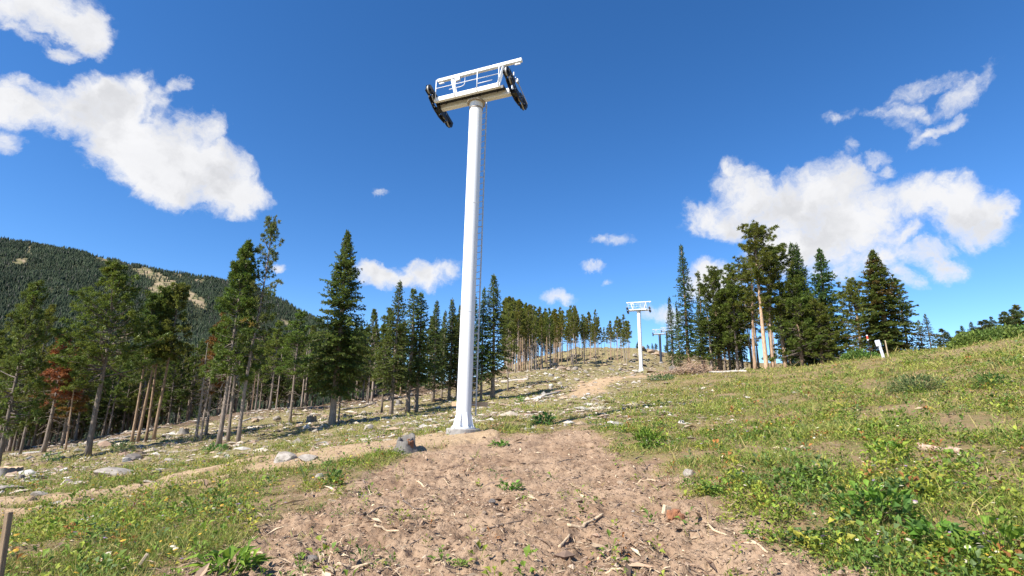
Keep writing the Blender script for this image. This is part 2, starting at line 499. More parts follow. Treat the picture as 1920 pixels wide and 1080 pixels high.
PITS = [(cast(px, py)[:2], rad, dep) for (px, py, rad, dep) in [
    (1168, 832, .55, -.30), (1150, 820, .4, .16), (978, 808, .35, .16), (690, 925, .30, -.20), (672, 915, .35, .14), (1300, 1068, .16, -.16), (1275, 1060, .2, .10), (798, 1050, .14, -.13), (585, 1030, .18, -.10),
    (735, 905, .55, .16), (775, 900, .4, .10), (895, 1020, .13, -.09), (1180, 880, .3, .09), (1250, 955, .3, .08), (1210, 890, .35, -.10), (640, 985, .3, -.12), (570, 985, .25, .09), (1330, 1010, .28, -.09), (1420, 985, .3, .09), (850, 935, .4, -.08), (1000, 880, .5, .08), (1090, 1000, .35, -.06)]]
def pits(x, y):
    z = np.zeros(np.shape(x))
    for (c, rad, dep) in PITS:
        q = ((x - c[0]) ** 2 + (y - c[1]) ** 2) / rad ** 2
        z = z + dep * np.exp(-q * (1.2 + .8 * vnoise(x * 5, y * 5, 77)))
    return z

def detail_h(x, y, d=None, s=None, deb=None):
    if d is None: d, s, deb, _ = masks(x, y)
    r = np.hypot(x, y)
    near = 1 - sstep(r, 30, 60)
    z = (fbm(x * .35, y * .35, 3, 31) - .5) * .28 * sstep(r, 5, 14)
    z = z + (fbm(x * .09, y * .09, 3, 30) - .5) * 1.2 * sstep(r, 35, 70) * (1 - .0 * d)
    lump = (fbm(x * 1.5, y * 1.5, 4, 32) - .5)
    z = z + lump * (.14 + .11 * d) * near * (1 - .5 * s)
    rid = 1 - np.abs(2 * fbm(x * 3.1, y * 3.1, 4, 33) - 1)
    z = z + (rid - .7) * .12 * d * near
    z = z + (fbm(x * 9, y * 9, 3, 34) - .5) * (.03 + .05 * d) * (1 - sstep(r, 14, 28)) * (1 - .3 * s)
    z = z + (np.maximum(fbm(x * 16, y * 16, 2, 35), .56) - .56) * .14 * d * (1 - sstep(r, 12, 22))
    z = z + (fbm(x * .8, y * .8, 4, 36) - .5) * .8 * sstep(r, 50, 90) * deb + (fbm(x * .22, y * .22, 4, 37) - .5) * 3.0 * sstep(r, 110, 150) * deb
    # a raised lip where the turf ends over the cut dirt, a berm along the sand track
    z = z - .06 * d * near + .16 * s * near
    return z + pits(x, y)

def H(x, y):
    x = np.asarray(x, float); y = np.asarray(y, float)
    return base_h(x, y) + detail_h(x, y)
def Hs(x, y): return float(H(np.array([x]), np.array([y]))[0])

def on_ground(px, py):
    p = cast(px, py)
    for _ in range(3):
        p = np.array([p[0], p[1], Hs(p[0], p[1])])
    return p

# fan grid: fine near the eye, coarse far away and behind
rs = [0.6]
while rs[-1] < 2600:
    r_ = rs[-1]
    st = 0.0042 * r_ * (1 + r_ / 20.0)
    if r_ < 3.5: st = max(st, .05)
    st = min(st, 0.9) if r_ < 230 else 0.12 * r_
    rs.append(r_ + st)
rs = np.array(rs)
th_f = np.linspace(-R(62), R(62), 640)
th_b = np.linspace(R(62), R(298), 70)[1:-1]
th = np.concatenate([th_f, th_b])
nr, na = len(rs), len(th)
GX = rs[:, None] * np.sin(th)[None]; GY = rs[:, None] * np.cos(th)[None]
gd, gs, gdeb, gff = masks(GX.ravel(), GY.ravel())
GZ = base_h(GX.ravel(), GY.ravel()) + detail_h(GX.ravel(), GY.ravel(), gd, gs, gdeb)
GV = np.stack([GX.ravel(), GY.ravel(), GZ], 1)
GV = np.concatenate([GV, [[0, 0, float(GZ[:na].mean())]]])
ii = np.arange(nr - 1)[:, None] * na; kk = np.arange(na)[None]; k2 = (kk + 1) % na
GQ = np.stack([ii + kk, ii + na + kk, ii + na + k2, ii + k2], -1).reshape(-1, 4)
GT = np.stack([np.full(na, nr * na), np.arange(na), (np.arange(na) + 1) % na], 1)
gcol = np.stack([gd, gs, gdeb], 1); gcol = np.concatenate([gcol, [[1, 0, 0]]])
gffv = np.concatenate([gff, [0]])

def ground_material():
    m, nt, b = new_mat("ground_soil")
    tc = nn(nt, 'ShaderNodeTexCoord'); P = tc.outputs['Object']
    a = nn(nt, 'ShaderNodeAttribute', attribute_name='Col')
    sp = nn(nt, 'ShaderNodeSeparateColor'); nt.links.new(a.outputs['Color'], sp.inputs[0])
    fa = nn(nt, 'ShaderNodeAttribute', attribute_name='Floor')
    n1 = noise(nt, P, .55, 5, .6); n2 = noise(nt, P, 3.2, 6, .62); n3 = noise(nt, P, 14, 6, .65); n4 = noise(nt, P, 55, 4, .6)
    # churned brown dirt
    dirt = mixc(nt, smooth(nt, n1, .35, .65), (.25, .160, .099), (.385, .265, .172))
    dirt = mixc(nt, smooth(nt, n2, .46, .68), dirt, (.39, .27, .175))
    dirt = mixc(nt, smooth(nt, n3, .50, .70), dirt, (.12, .075, .048))
    dirt = mixc(nt, M_(nt, 'MULTIPLY', smooth(nt, noise(nt, P, .9, 5, .65), .54, .68), .7), dirt, (.135, .082, .052))
    dirt = mixc(nt, smooth(nt, n4, .56, .72), dirt, (.44, .32, .215))
    dirt = mixc(nt, M_(nt, 'MULTIPLY', smooth(nt, noise(nt, P, 24, 5, .7), .58, .70), .75), dirt, (.10, .064, .043))
    sand = mixc(nt, smooth(nt, n2, .35, .65), (.37, .255, .15), (.44, .315, .19))
    sand = mixc(nt, smooth(nt, n3, .52, .7), sand, (.29, .20, .12))
    mead = mixc(nt, smooth(nt, n1, .38, .62), (.165, .15, .052), (.27, .19, .105))
    mead = mixc(nt, smooth(nt, n3, .46, .62), mead, (.25, .15, .085))
    mead = mixc(nt, smooth(nt, n2, .54, .70), mead, (.13, .145, .04))
    mead = mixc(nt, smooth(nt, n4, .50, .66), mead, (.30, .215, .12))
    mead = mixc(nt, smooth(nt, noise(nt, P, 28, 5, .65), .55, .70), mead, (.10, .075, .045))
    deb = mixc(nt, smooth(nt, n2, .42, .60), (.175, .165, .060), (.31, .23, .135))
    deb = mixc(nt, smooth(nt, n3, .56, .68), deb, (.46, .37, .27))
    mead = mixc(nt, M_(nt, 'MULTIPLY', sp.outputs[2], smooth(nt, n1, .30, .55)), mead, deb)
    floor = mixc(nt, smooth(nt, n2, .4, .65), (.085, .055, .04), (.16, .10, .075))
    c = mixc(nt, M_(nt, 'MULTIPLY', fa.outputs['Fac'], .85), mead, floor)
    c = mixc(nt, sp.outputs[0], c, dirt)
    c = mixc(nt, sp.outputs[1], c, sand)
    nt.links.new(c, b.inputs['Base Color'])
    b.inputs['Roughness'].default_value = .95
    b.inputs['Specular IOR Level'].default_value = .1
    bp = nn(nt, 'ShaderNodeBump'); bp.inputs['Strength'].default_value = .9; bp.inputs['Distance'].default_value = .05
    hgt = M_(nt, 'ADD', M_(nt, 'MULTIPLY', n3, 1.0), M_(nt, 'MULTIPLY', n4, .45))
    nt.links.new(hgt, bp.inputs['Height']); nt.links.new(bp.outputs[0], b.inputs['Normal'])
    return m
GMAT = ground_material()
def sub_ground(name, sel, seltri=None):
    q = GQ[sel]; t = GT if seltri else None
    used = np.unique(np.concatenate([q.ravel()] + ([t.ravel()] if seltri else [])))
    rm = np.full(len(GV), -1, np.int64); rm[used] = np.arange(len(used))
    me = mesh_np(name, GV[used], rm[q], rm[t] if seltri else None, gcol[used], True, [GMAT])
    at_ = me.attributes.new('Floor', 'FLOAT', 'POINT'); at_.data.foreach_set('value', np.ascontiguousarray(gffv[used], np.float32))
    o = link(name, me); o['kind'] = 'structure'
    return o
qm_s = gs[GQ[:, 0]] > .5
qm_d = (gd[GQ[:, 0]] > .5) & ~qm_s
sub_ground("dirt_clearing", qm_d)
sub_ground("dirt_track", qm_s)
sub_ground("ground", ~(qm_d | qm_s), True)

# ------------------------------------------------------------------ the forested mountain across the valley
SKYL = [(-900, 420), (-400, 415), (-150, 425), (0, 440), (60, 450), (120, 460), (200, 478), (290, 498), (400, 516), (470, 530), (530, 556), (585, 588), (640, 622), (720, 668), (820, 712), (1000, 745)]
sk = np.array([ray(*p) for p in SKYL])
sk_u, sk_v = sk[:, 0] / sk[:, 1], sk[:, 2] / sk[:, 1]
Y_R, Y_F = 1150.0, 380.0
def mtn_h(X, Y):
    X = np.asarray(X, float); Y = np.asarray(Y, float)
    u = X / Y
    top = np.interp(u, sk_u, sk_v) * Y_R + EYE - 9
    t = (Y - Y_F) / (Y_R - Y_F)
    rise = np.where(t < 1, np.clip(t, 0, 1) ** 1.12, 1 - .8 * np.clip(t - 1, 0, 1) ** 1.5)
    z = -75 + (top + 75) * rise
    z = z + (fbm(X / 130 + 3, Y / 130, 4, 61) - .5) * 46 * np.clip(t * 2.5, 0, 1) * np.clip((1 - t) * 3, 0, 1)
    z = z + (fbm(X / 30, Y / 30, 3, 62) - .5) * 7 * np.clip(t * 3, 0, 1)
    return z
mu = np.linspace(-1.9, .12, 300); my = np.linspace(Y_F, Y_R + 350, 190)
MU, MY = np.meshgrid(mu, my); MX = MU * MY
MZ = mtn_h(MX, MY)
MV = np.stack([MX.ravel(), MY.ravel(), MZ.ravel()], 1)
a_ = np.arange(len(my) - 1)[:, None] * len(mu) + np.arange(len(mu) - 1)[None]
MQ = np.stack([a_, a_ + 1, a_ + len(mu) + 1, a_ + len(mu)], -1).reshape(-1, 4)
RUNS = [
    [(240, 504), (280, 502), (304, 516), (345, 538), (394, 570), (386, 584), (350, 566), (318, 548), (304, 556), (282, 568), (276, 552), (288, 531), (258, 514)],
    [(165, 474), (186, 478), (208, 490), (200, 494), (178, 484)],
    [(214, 640), (245, 620), (270, 600), (262, 618), (236, 642)],
    [(216, 486), (244, 490), (246, 500), (222, 494)], [(326, 512), (342, 514), (338, 522), (326, 520)], [(362, 522), (386, 526), (384, 534), (362, 528)],
    [(430, 560), (470, 590), (500, 620), (470, 612), (440, 590)], [(520, 590), (560, 612), (556, 622), (526, 606)],
    [(28, 486), (50, 484), (46, 494), (28, 496)], [(50, 462), (64, 460), (56, 478), (48, 476)],
]
def run_mask(P):
    X, Y = to_px(P)
    X = np.nan_to_num(X, nan=-9999); Y = np.nan_to_num(Y, nan=-9999)
    jx = (fbm(P[:, 0] / 9, P[:, 1] / 9, 2, 63) - .5) * 16; jy = (fbm(P[:, 0] / 9, P[:, 1] / 9, 2, 64) - .5) * 9
    m = np.full(len(P), -99.0)
    for r_ in RUNS: m = np.maximum(m, poly_sd(X + jx, Y + jy, r_))
    return m
mrun = sstep(run_mask(MV), -1.5, 1.5)
mm, nt, b = new_mat("mountain_slope")
tc = nn(nt, 'ShaderNodeTexCoord'); a = nn(nt, 'ShaderNodeAttribute', attribute_name='Col')
n_ = noise(nt, tc.outputs['Object'], .05, 6, .6)
g_ = mixc(nt, smooth(nt, n_, .35, .65), (.035, .042, .02), (.055, .06, .03))
r_ = mixc(nt, smooth(nt, noise(nt, tc.outputs['Object'], .09, 6, .65), .38, .62), (.14, .135, .06), (.30, .225, .145))
nt.links.new(mixc(nt, a.outputs['Fac'], g_, r_), b.inputs['Base Color']); b.inputs['Roughness'].default_value = .95; b.inputs['Specular IOR Level'].default_value = .1
mo = link("mountain", mesh_np("mountain", MV, MQ, None, np.repeat(mrun[:, None], 3, 1), True, [mm])); mo['kind'] = 'structure'
# ------------------------------------------------------------------ conifers
BARK = mat_plain("bark", (.16, .125, .10), (.27, .225, .185), .9, 0, 5.0, .6, 18, (3, 3, .6), attr=True)
NEEDLE = mat_leaf("needles", (1.34, 1.36, 1.04), .5, .42, .15)
SPR = np.array([.082, .112, .034]); PIN = np.array([.118, .132, .030]); FIR = np.array([.074, .102, .037])
GREYB = np.array([1.25, 1.2, 1.15]); WARMB = np.array([1.9, 1.55, 1.2]); DARKB = np.array([.62, .6, .6])

def trunk_path(H_, lean, wob, r):
    t = np.linspace(0, 1, 14)
    ph = r.uniform(0, 6.28, 2)
    x = lean[0] * t ** 1.3 * H_ + wob * np.sin(t * 5 + ph[0]) * t
    y = lean[1] * t ** 1.3 * H_ + wob * np.sin(t * 4 + ph[1]) * t
    return np.stack([x, y, t * H_], 1), t

def add_trunk(tb, H_, r0, P, t, col, flare=1.35, fork=None):
    rad = r0 * (1 - t) ** .85 + .012
    rad = rad * (1 + (flare - 1) * np.exp(-t * H_ / .35))
    Q = P.copy(); Q[0, 2] -= .5
    tb.tube(Q, rad, 9, True, np.broadcast_to(col, (len(Q), 3)).copy())

def sprays(cb, base, out, side, L, r, colr, dens=1.0, droop=.25, sz=1.0, hang=.35):
    """flat needle sprays along one spruce / fir branch. base (3), out (3) unit, L length"""
    n = max(4, int(L / .085 * dens))
    s = np.sort(r.uniform(.12, 1, n))
    up = np.array([0, 0, 1.0])
    pos = base + out * (L * s)[:, None] + up * (-droop * L * s ** 2 + .55 * droop * L * s ** 3)[:, None]
    sg = np.where(r.random(n) < .5, -1.0, 1.0)
    ln = (.16 + .34 * L * (1 - s) ** .8 * r.uniform(.6, 1.1, n)); ln = np.minimum(ln, .75)
    dr = unit(out * r.uniform(.5, 1.0, n)[:, None] + side * (sg * r.uniform(.5, 1.0, n))[:, None] + up * r.normal(-.16, .22, n)[:, None])
    P0, DD, LL, WW = [], [], [], []
    k = 2 + (ln > .38).astype(int)
    for j in range(3):
        m = k > j
        f = (j / k)[m]
        P0.append(pos[m] + dr[m] * (ln[m] * f * .85)[:, None])
        d2 = unit(dr[m] + r.normal(0, .28, (m.sum(), 3)) + np.array([0, 0, -.12 * hang]))
        DD.append(d2); LL.append((ln[m] / k[m]) * r.uniform(1.1, 1.7, m.sum()) * sz); WW.append(r.uniform(.085, .15, m.sum()) * sz)
    # hanging and upright short shoots give the branch thickness
    m = max(3, int(n * .6)); ix = r.integers(0, n, m)
    P0.append(pos[ix] + dr[ix] * (ln[ix] * .3)[:, None]); DD.append(unit(r.normal(0, .45, (m, 3)) + np.stack([0 * s[:m], 0 * s[:m], np.where(r.random(m) < hang, -1, .8)], 1) + out * .5))
    LL.append(r.uniform(.13, .26, m) * sz); WW.append(r.uniform(.07, .12, m) * sz)
    P0 = np.concatenate(P0); DD = np.concatenate(DD); LL = np.concatenate(LL); WW = np.concatenate(WW)
    sd = unit(np.cross(DD, unit(up + r.normal(0, .45, P0.shape))))
    c = colr * r.uniform(.72, 1.32, len(P0))[:, None] * (1 + r.normal(0, .07, (len(P0), 3)))
    cb.kites(P0, DD, sd, LL, WW, .05, .5, np.cross(sd, DD), c)

def spruce(seed, H_=15.0, R_=2.2, cb0=1.5, pw=.85, base=SPR, bark=GREYB, r0=.2, lev=.27, nb=(4, 7), droop=.28, dens=1.0, up_top=.7, dead=6, lean=(0, 0), brown=0.0, gap=.12, sz=1.0, bulge=.0):
    r = np.random.default_rng(seed)
    tb, cb = MB(), MB()
    P, t = trunk_path(H_, lean, .08, r)
    add_trunk(tb, H_, r0, P, t, bark)
    h = cb0
    while h < H_ - .15:
        f = (H_ - h) / (H_ - cb0)
        c0 = np.array([np.interp(h, P[:, 2], P[:, 0]), np.interp(h, P[:, 2], P[:, 1]), h])
        k = r.integers(nb[0], nb[1]) if f > .06 else 4
        az0 = r.uniform(0, 6.28)
        lv = r.uniform(.8, 1.12)
        for j in range(k):
            if r.random() < gap: continue
            az_ = az0 + j * 6.283 / k + r.normal(0, .25)
            prof = f ** pw * (1 + bulge * math.sin(f * 3.14)) * (1 - .35 * max(0, f - .82) / .18)
            L = max(.16, R_ * prof * lv * r.uniform(.72, 1.15))
            e = up_top * (1 - f) ** 1.5 - .22 * f + r.normal(0, .09)
            out = np.array([math.cos(az_) * math.cos(e), math.sin(az_) * math.cos(e), math.sin(e)])
            side = np.array([-math.sin(az_), math.cos(az_), 0])
            hue = base * (1 + r.normal(0, .10)) * np.array([1 + r.normal(0, .05), 1, 1 + r.normal(0, .07)])
            if r.random() < brown: hue = np.array([.105, .072, .030]) * r.uniform(.8, 1.2)
            sprays(cb, c0, out, side, L, r, hue, dens, droop * (.4 + f), sz)
            s = np.linspace(0, .85, 4)
            bp = c0 + out * (L * s)[:, None] + np.array([0, 0, 1.0]) * (-droop * (.4 + f) * L * s ** 2 + .55 * droop * L * s ** 3)[:, None]
            tb.tube(bp, np.linspace(.012 + .012 * L, .006, 4), 3, False, DARKB * .9)
        h += lev * r.uniform(.75, 1.25) * (.55 + .55 * f)
    # the leader
    n = 10
    zz = np.linspace(H_ - .7, H_ - .02, n); a_ = r.uniform(0, 6.28, n)
    tipx = np.array([np.interp(zz, P[:, 2], P[:, 0]), np.interp(zz, P[:, 2], P[:, 1]), zz]).T
    dd_ = unit(np.stack([np.cos(a_) * .5, np.sin(a_) * .5, np.full(n, .9)], 1))
    cb.kites(tipx, dd_, unit(np.cross(dd_, r.normal(0, 1, (n, 3)))), np.full(n, .26), np.full(n, .08), 0, .5, None, np.repeat(base[None] * 1.15, n, 0))
    dead_limbs(tb, r, P, cb0 * .25, cb0 + .8, dead, R_ * .55)
    return tb, cb

def dead_limbs(tb, r, P, z0, z1, n, Lm, col=None):
    for i in range(n):
        h = r.uniform(z0, z1); a_ = r.uniform(0, 6.28); L = Lm * r.uniform(.35, 1.0)
        e = r.uniform(-.55, .15)
        o_ = np.array([math.cos(a_) * math.cos(e), math.sin(a_) * math.cos(e), math.sin(e)])
        c0 = np.array([np.interp(h, P[:, 2], P[:, 0]), np.interp(h, P[:, 2], P[:, 1]), h])
        s = np.linspace(0, 1, 5)
        bp = c0 + o_ * (L * s)[:, None] + np.cumsum(r.normal(0, .03 * L, (5, 3)), 0); bp[:, 2] -= .2 * L * s ** 2
        c = (col if col is not None else GREYB * r.uniform(.8, 1.3))
        tb.tube(bp, np.linspace(.022, .006, 5), 3, False, c)
        for q in range(int(L / .25)):
            s0 = r.uniform(.3, 1); p = bp[min(4, int(s0 * 4))]
            d_ = unit(o_ * .6 + r.normal(0, .6, 3)); l2 = r.uniform(.15, .5) * (.4 + L * .4)
            tb.tube(np.stack([p, p + d_ * l2 * .5 + np.array([0, 0, -.02]), p + d_ * l2 + np.array([0, 0, -.06])]), [.009, .007, .004], 3, False, c)

def tufts(cb, pos, out, r, colr, n=16, ln=.26, wd=.068):
    n = int(n * 1.3)
    """brushes of pine needles: pos (K,3), out (K,3)"""
    K = len(pos)
    d = unit(np.repeat(out, n, 0) * .62 + r.normal(0, .62, (K * n, 3)) + np.array([0, 0, .22]))
    p = np.repeat(pos, n, 0) + r.normal(0, .045, (K * n, 3))
    sd = unit(np.cross(d, r.normal(0, 1, (K * n, 3))))
    c = np.repeat(colr, n, 0) * r.uniform(.7, 1.35, K * n)[:, None]
    cb.kites(p, d, sd, ln * r.uniform(.65, 1.2, K * n), wd * r.uniform(.7, 1.3, K * n), 0, .5, None, c)

def pine(seed, H_=15.0, R_=1.6, cb0=7.0, base=PIN, bark=GREYB, r0=.17, nbr=70, prof=None, lean=(0, 0), wob=.12, dead=10, tn=15, tl=.27, brown=0.0, clump=6, deadL=1.3, bark_top=None):
    r = np.random.default_rng(seed)
    tb, cb = MB(), MB()
    P, t = trunk_path(H_, lean, wob, r)
    bc = np.broadcast_to(bark, (len(P), 3)).copy()
    if bark_top is not None: bc = bark + (bark_top - bark) * sstep(t, .25, .6)[:, None]
    add_trunk(tb, H_, r0, P, t, bc)
    prof = prof or (lambda f: (.25 + 1.6 * f * (1.15 - f) ** .5) if f < .85 else 1.0)
    hs = cb0 + (H_ - cb0 - .1) * np.sort(r.random(nbr)) ** .92
    for h in hs:
        f = (H_ - h) / (H_ - cb0)
        c0 = np.array([np.interp(h, P[:, 2], P[:, 0]), np.interp(h, P[:, 2], P[:, 1]), h])
        a_ = r.uniform(0, 6.28)
        L = max(.22, R_ * prof(f) * r.uniform(.5, 1.15))
        e = .95 * (1 - f) ** 1.2 + .18 + r.normal(0, .2) - .25 * f
        out = np.array([math.cos(a_) * math.cos(e), math.sin(a_) * math.cos(e), math.sin(e)])
        s = np.linspace(0, 1, 5)
        bp = c0 + out * (L * s)[:, None] + np.cumsum(r.normal(0, .035 * L, (5, 3)), 0) * s[:, None]
        bp[:, 2] += .16 * L * s ** 2 - .10 * L * s
        tb.tube(bp, np.linspace(.014 + .016 * L, .008, 5), 4, False, DARKB * 1.1)
        k = max(2, int(clump * L / R_ * 1.3 + 1))
        ss = np.concatenate([1 - r.random(k) ** 1.6 * .62, [1.0]])
        pos = np.stack([np.interp(ss, s, bp[:, q]) for q in range(3)], 1)
        off = r.normal(0, 1, pos.shape) * np.array([1, 1, .5]) * (.11 * L + .07) * (1.15 - ss)[:, None] * 1.7
        o2 = unit(np.repeat(out[None], len(ss), 0) + off * 1.3 / (.2 + .2 * L) + r.normal(0, .2, off.shape))
        hue = base * (1 + r.normal(0, .10)) * np.array([1 + r.normal(0, .06), 1, 1 + r.normal(0, .08)])
        if r.random() < brown: hue = np.array([.16, .095, .030]) * r.uniform(.8, 1.2)
        tufts(cb, pos + off, o2, r, np.repeat(hue[None], len(ss), 0) * r.uniform(.85, 1.15, (len(ss), 1)), tn, tl)
        for p_, q_ in zip(pos[:4], (pos + off)[:4]):
            tb.tube(np.stack([p_, q_]), [.01, .006], 3, False, DARKB)
    dead_limbs(tb, r, P, max(.8, cb0 * .35), cb0 + .25 * (H_ - cb0), dead, deadL)
    return tb, cb

PROTO = {}
def proto(name, tbcb, H_):
    tb, cb = tbcb
    PROTO[name] = (tb.mesh("trunk", [BARK], True), cb.mesh("crown", [NEEDLE]) if cb.n else None, H_)

EDGE = np.array([.105, .122, .030])
proto('fir_a', spruce(101, 15, 1.85, 2.2, .75, FIR, GREYB, .17, .25, (4, 7), .3, 1.15, dead=26), 15)
proto('fir_b', spruce(102, 15, 2.35, 3.0, .8, SPR, GREYB, .18, .27, (4, 7), .28, 1.05, dead=30), 15)
proto('fir_c', spruce(103, 14, 1.4, 1.8, .65, FIR, GREYB, .15, .24, (4, 6), .35, 1.15, dead=24), 14)
proto('fir_d', spruce(104, 14, 2.0, 3.4, .72, SPR * 1.05, GREYB, .17, .28, (4, 7), .3, 1.0, dead=30, gap=.2), 14)
proto('snag_top', spruce(105, 13, 1.1, 2.2, .6, FIR * 1.1, GREYB, .13, .33, (3, 5), .35, .9, dead=30, gap=.3), 13)
proto('big_spruce', spruce(106, 16.2, 3.3, 2.7, .78, SPR * 1.06, GREYB * 1.1, .25, .25, (6, 9), .22, 1.1, dead=14, gap=.16, sz=1.1, up_top=.9, bulge=.12), 16.2)
proto('broad_spruce', spruce(107, 13.5, 3.6, .35, .86, SPR * np.array([1.12, .98, .9]), WARMB * .7, .3, .25, (6, 9), .2, .95, dead=4, brown=.22, gap=.05, sz=1.2), 13.5)
proto('blue_spruce', spruce(108, 15, 3.0, .6, .8, SPR * np.array([.95, 1.0, 1.15]), GREYB * .7, .26, .27, (5, 8), .2, .95, dead=6, gap=.1, sz=1.12), 15)
proto('spire', spruce(109, 17, 2.0, 2.0, .85, FIR * .95, WARMB * .75, .2, .33, (5, 7), .3, 1.15, dead=18, gap=.1), 17)
proto('pine_tall', pine(201, 17, 1.8, 9.0, PIN, GREYB * 1.25, .16, 76, dead=14), 17)
proto('pine_mid', pine(202, 15, 2.1, 6.0, PIN * np.array([.95, 1.02, 1]), GREYB * .8, .15, 105, dead=18), 15)
proto('pine_thin', pine(203, 15, 1.4, 8.6, PIN * np.array([1.1, 1.0, .95]), WARMB * .95, .13, 56, dead=16), 15)
proto('pine_low', pine(204, 13, 2.4, 2.6, EDGE, GREYB * .7, .16, 150, dead=22), 13)  # bark tint lowered: shade of the forest edge put into its colour
proto('pine_edge', pine(205, 14, 2.1, 4.2, EDGE, GREYB * .65, .14, 120, dead=26), 14)  # trunk colour darkened to carry the shade under the edge canopy
proto('pine_sparse', pine(206, 14, 1.2, 7.6, PIN * np.array([1.15, .98, .9]), WARMB * .6, .11, 56, dead=20, brown=.1), 14)
proto('left_pine', pine(207, 15, 2.7, 6.0, np.array([.100, .125, .028]), GREYB * .75, .2, 140, lambda f: .3 + 1.25 * f ** .8 if f < .9 else 1.2, (.02, .0), .22, 24, 16, .29, clump=7), 15)
proto('twin_pine', pine(208, 13.5, 1.35, 7.2, np.array([.105, .125, .032]), WARMB * .75, .12, 90, lambda f: .35 + .9 * f ** .6 if f < .9 else .8, (.0, 0), .1, 10, 15, .27), 13.5)
proto('dense_pine', pine(209, 16, 1.65, 5.4, np.array([.088, .116, .026]), GREYB * .85, .18, 170, lambda f: .3 + .95 * f ** .65, (.0, 0), .15, 30, 16, .29), 16)
proto('open_pine', pine(210, 17.5, 1.9, 6.0, np.array([.120, .125, .04]), GREYB * .95, .18, 95, lambda f: .5 + .6 * f ** .5, (.03, 0), .3, 26, 12, .25, brown=.05, clump=5, deadL=1.6), 17.5)
proto('red_pine', pine(211, 11, 1.35, 4.6, np.array([.17, .062, .03]), GREYB * .8, .13, 84, dead=30), 11)
proto('rust_pine', pine(212, 12, 1.3, 4.2, np.array([.17, .11, .03]), GREYB * .8, .13, 76, dead=30, brown=.4), 12)
proto('stout_pine', pine(213, 18.5, 2.5, 8.8, np.array([.100, .122, .026]), WARMB * 1.25, .27, 96, lambda f: .42 + .85 * math.sin(min(1, f * 1.05) * 3.0) ** .8 if f < .9 else .45, (.012, 0), .22, 14, 18, .31, clump=9, bark_top=WARMB), 18.5)
proto('side_pine', pine(214, 17, 1.9, 7.5, np.array([.100, .122, .028]), WARMB * .9, .2, 70, lambda f: .5 + .7 * math.sin(min(1, f) * 2.8) ** .8 if f < .97 else .3, (-.01, 0), .25, 20, 16, .29, clump=7), 17)
proto('bush_pine', pine(215, 11, 2.8, 1.8, np.array([.100, .122, .028]), WARMB * .7, .2, 130, lambda f: .3 + 1.0 * f ** .7, (.0, 0), .2, 16, 16, .29, clump=8), 11)
proto('far_pine', pine(216, 12, 1.5, 6.0, np.array([.085, .10, .038]), GREYB * .8, .14, 56, dead=12), 12)
proto('mist_fir', spruce(217, 11, 1.9, .8, .7, np.array([.095, .12, .055]), GREYB * .7, .15, .3, (4, 7), .2, .9, dead=6, gap=.2), 11)
_r = np.random.default_rng(300)
_tb = MB(); _P, _t = trunk_path(11, (.01, 0), .12, _r); add_trunk(_tb, 11, .15, _P, _t, GREYB * 1.1); dead_limbs(_tb, _r, _P, 1.5, 9.5, 90, 1.7)
proto('dead_snag', (_tb, MB()), 11)
_tb = MB(); _P, _t = trunk_path(11, (.0, 0), .05, _r); add_trunk(_tb, 11, .13, _P, _t, GREYB * 1.1); dead_limbs(_tb, _r, _P, 1.0, 10.5, 40, .6)
proto('bare_pole', (_tb, MB()), 11)

KIND = {'fir': 'fir_tree', 'spr': 'spruce_tree', 'pin': 'pine_tree', 'snag': 'dead_tree'}
PKIND = {}
for k in PROTO:
    PKIND[k] = ('dead_tree' if k in ('dead_snag', 'bare_pole') else 'pine_tree' if 'pine' in k else 'spruce_tree' if 'spruce' in k else 'fir_tree')

def tree_at(pk, x, y, height, label, group=None, ws=1.0, rz=None, tilt=(0, 0)):
    tm_, cm_, H_ = PROTO[pk]
    nm = PKIND[pk]
    e = bpy.data.objects.new(nm, None); COL.objects.link(e)
    e.location = (float(x), float(y), Hs(x, y) - .03)
    e.rotation_euler = (tilt[0], tilt[1], rnd.uniform(0, 6.28) if rz is None else rz)
    s = height / H_
    e.scale = (s * ws, s * ws, s)
    e.empty_display_size = .3
    setk(e, label=label, category='tree', group=group)
    link('trunk', tm_, e)
    if cm_ is not None: link('crown', cm_, e)
    return e

def tree(pk, px, py, Y, top, label, group=None, ws=1.0, rz=None, lean=0.0):
    """a tree whose foot shows at photo (px,py), Y metres ahead, its tip at photo height `top`"""
    b = at(px, py, Y)
    z = Hs(b[0], b[1])
    tp = at(px + (py - top) * .02, top, Y)
    h = max(2.0, tp[2] - z)
    return tree_at(pk, b[0], b[1], h, label, group, ws, rz, (0, lean))

# --- trees that stand out, each by its own look and place
tree('pine_low', -4, 868, 36, 540, "dark green pine cut by the left edge of the photo", ws=.85)
tree('pine_edge', 38, 850, 47, 580, "yellowish green pine in front of the forest, left of the dead red tree", ws=.8)
tree('red_pine', 82, 845, 44, 632, "dead conifer with rust red needles at the forest edge", ws=1.25)
tree('rust_pine', 114, 842, 48, 662, "browning pine just right of the dead red conifer", ws=1.2)
tree('left_pine', 163, 860, 38, 507, "tall leaning pine with a heavy one sided crown, alone before the left forest", rz=2.6, lean=.035, ws=1.05)
tree('pine_thin', 121, 852, 44, 655, "slim pine with a grey trunk just left of the tall leaning pine", lean=.05)
G_TW = None
tree('twin_pine', 246, 832, 45, 560, "leftmost of the four slender pale pines standing close together", ws=.95, lean=.03)
tree('twin_pine', 257, 832, 45.6, 546, "second from the left of the four slender pale pines standing together", ws=1.0, lean=.03)
tree('twin_pine', 273, 830, 46.2, 556, "third from the left of the four slender pale pines standing together", ws=.95, lean=.02)
tree('twin_pine', 287, 828, 46, 540, "rightmost of the four slender pale pines standing together", ws=1.05, lean=.02)
tree('dead_snag', 367, 822, 42, 640, "grey dead tree full of bare branches, left of the two tall pines")
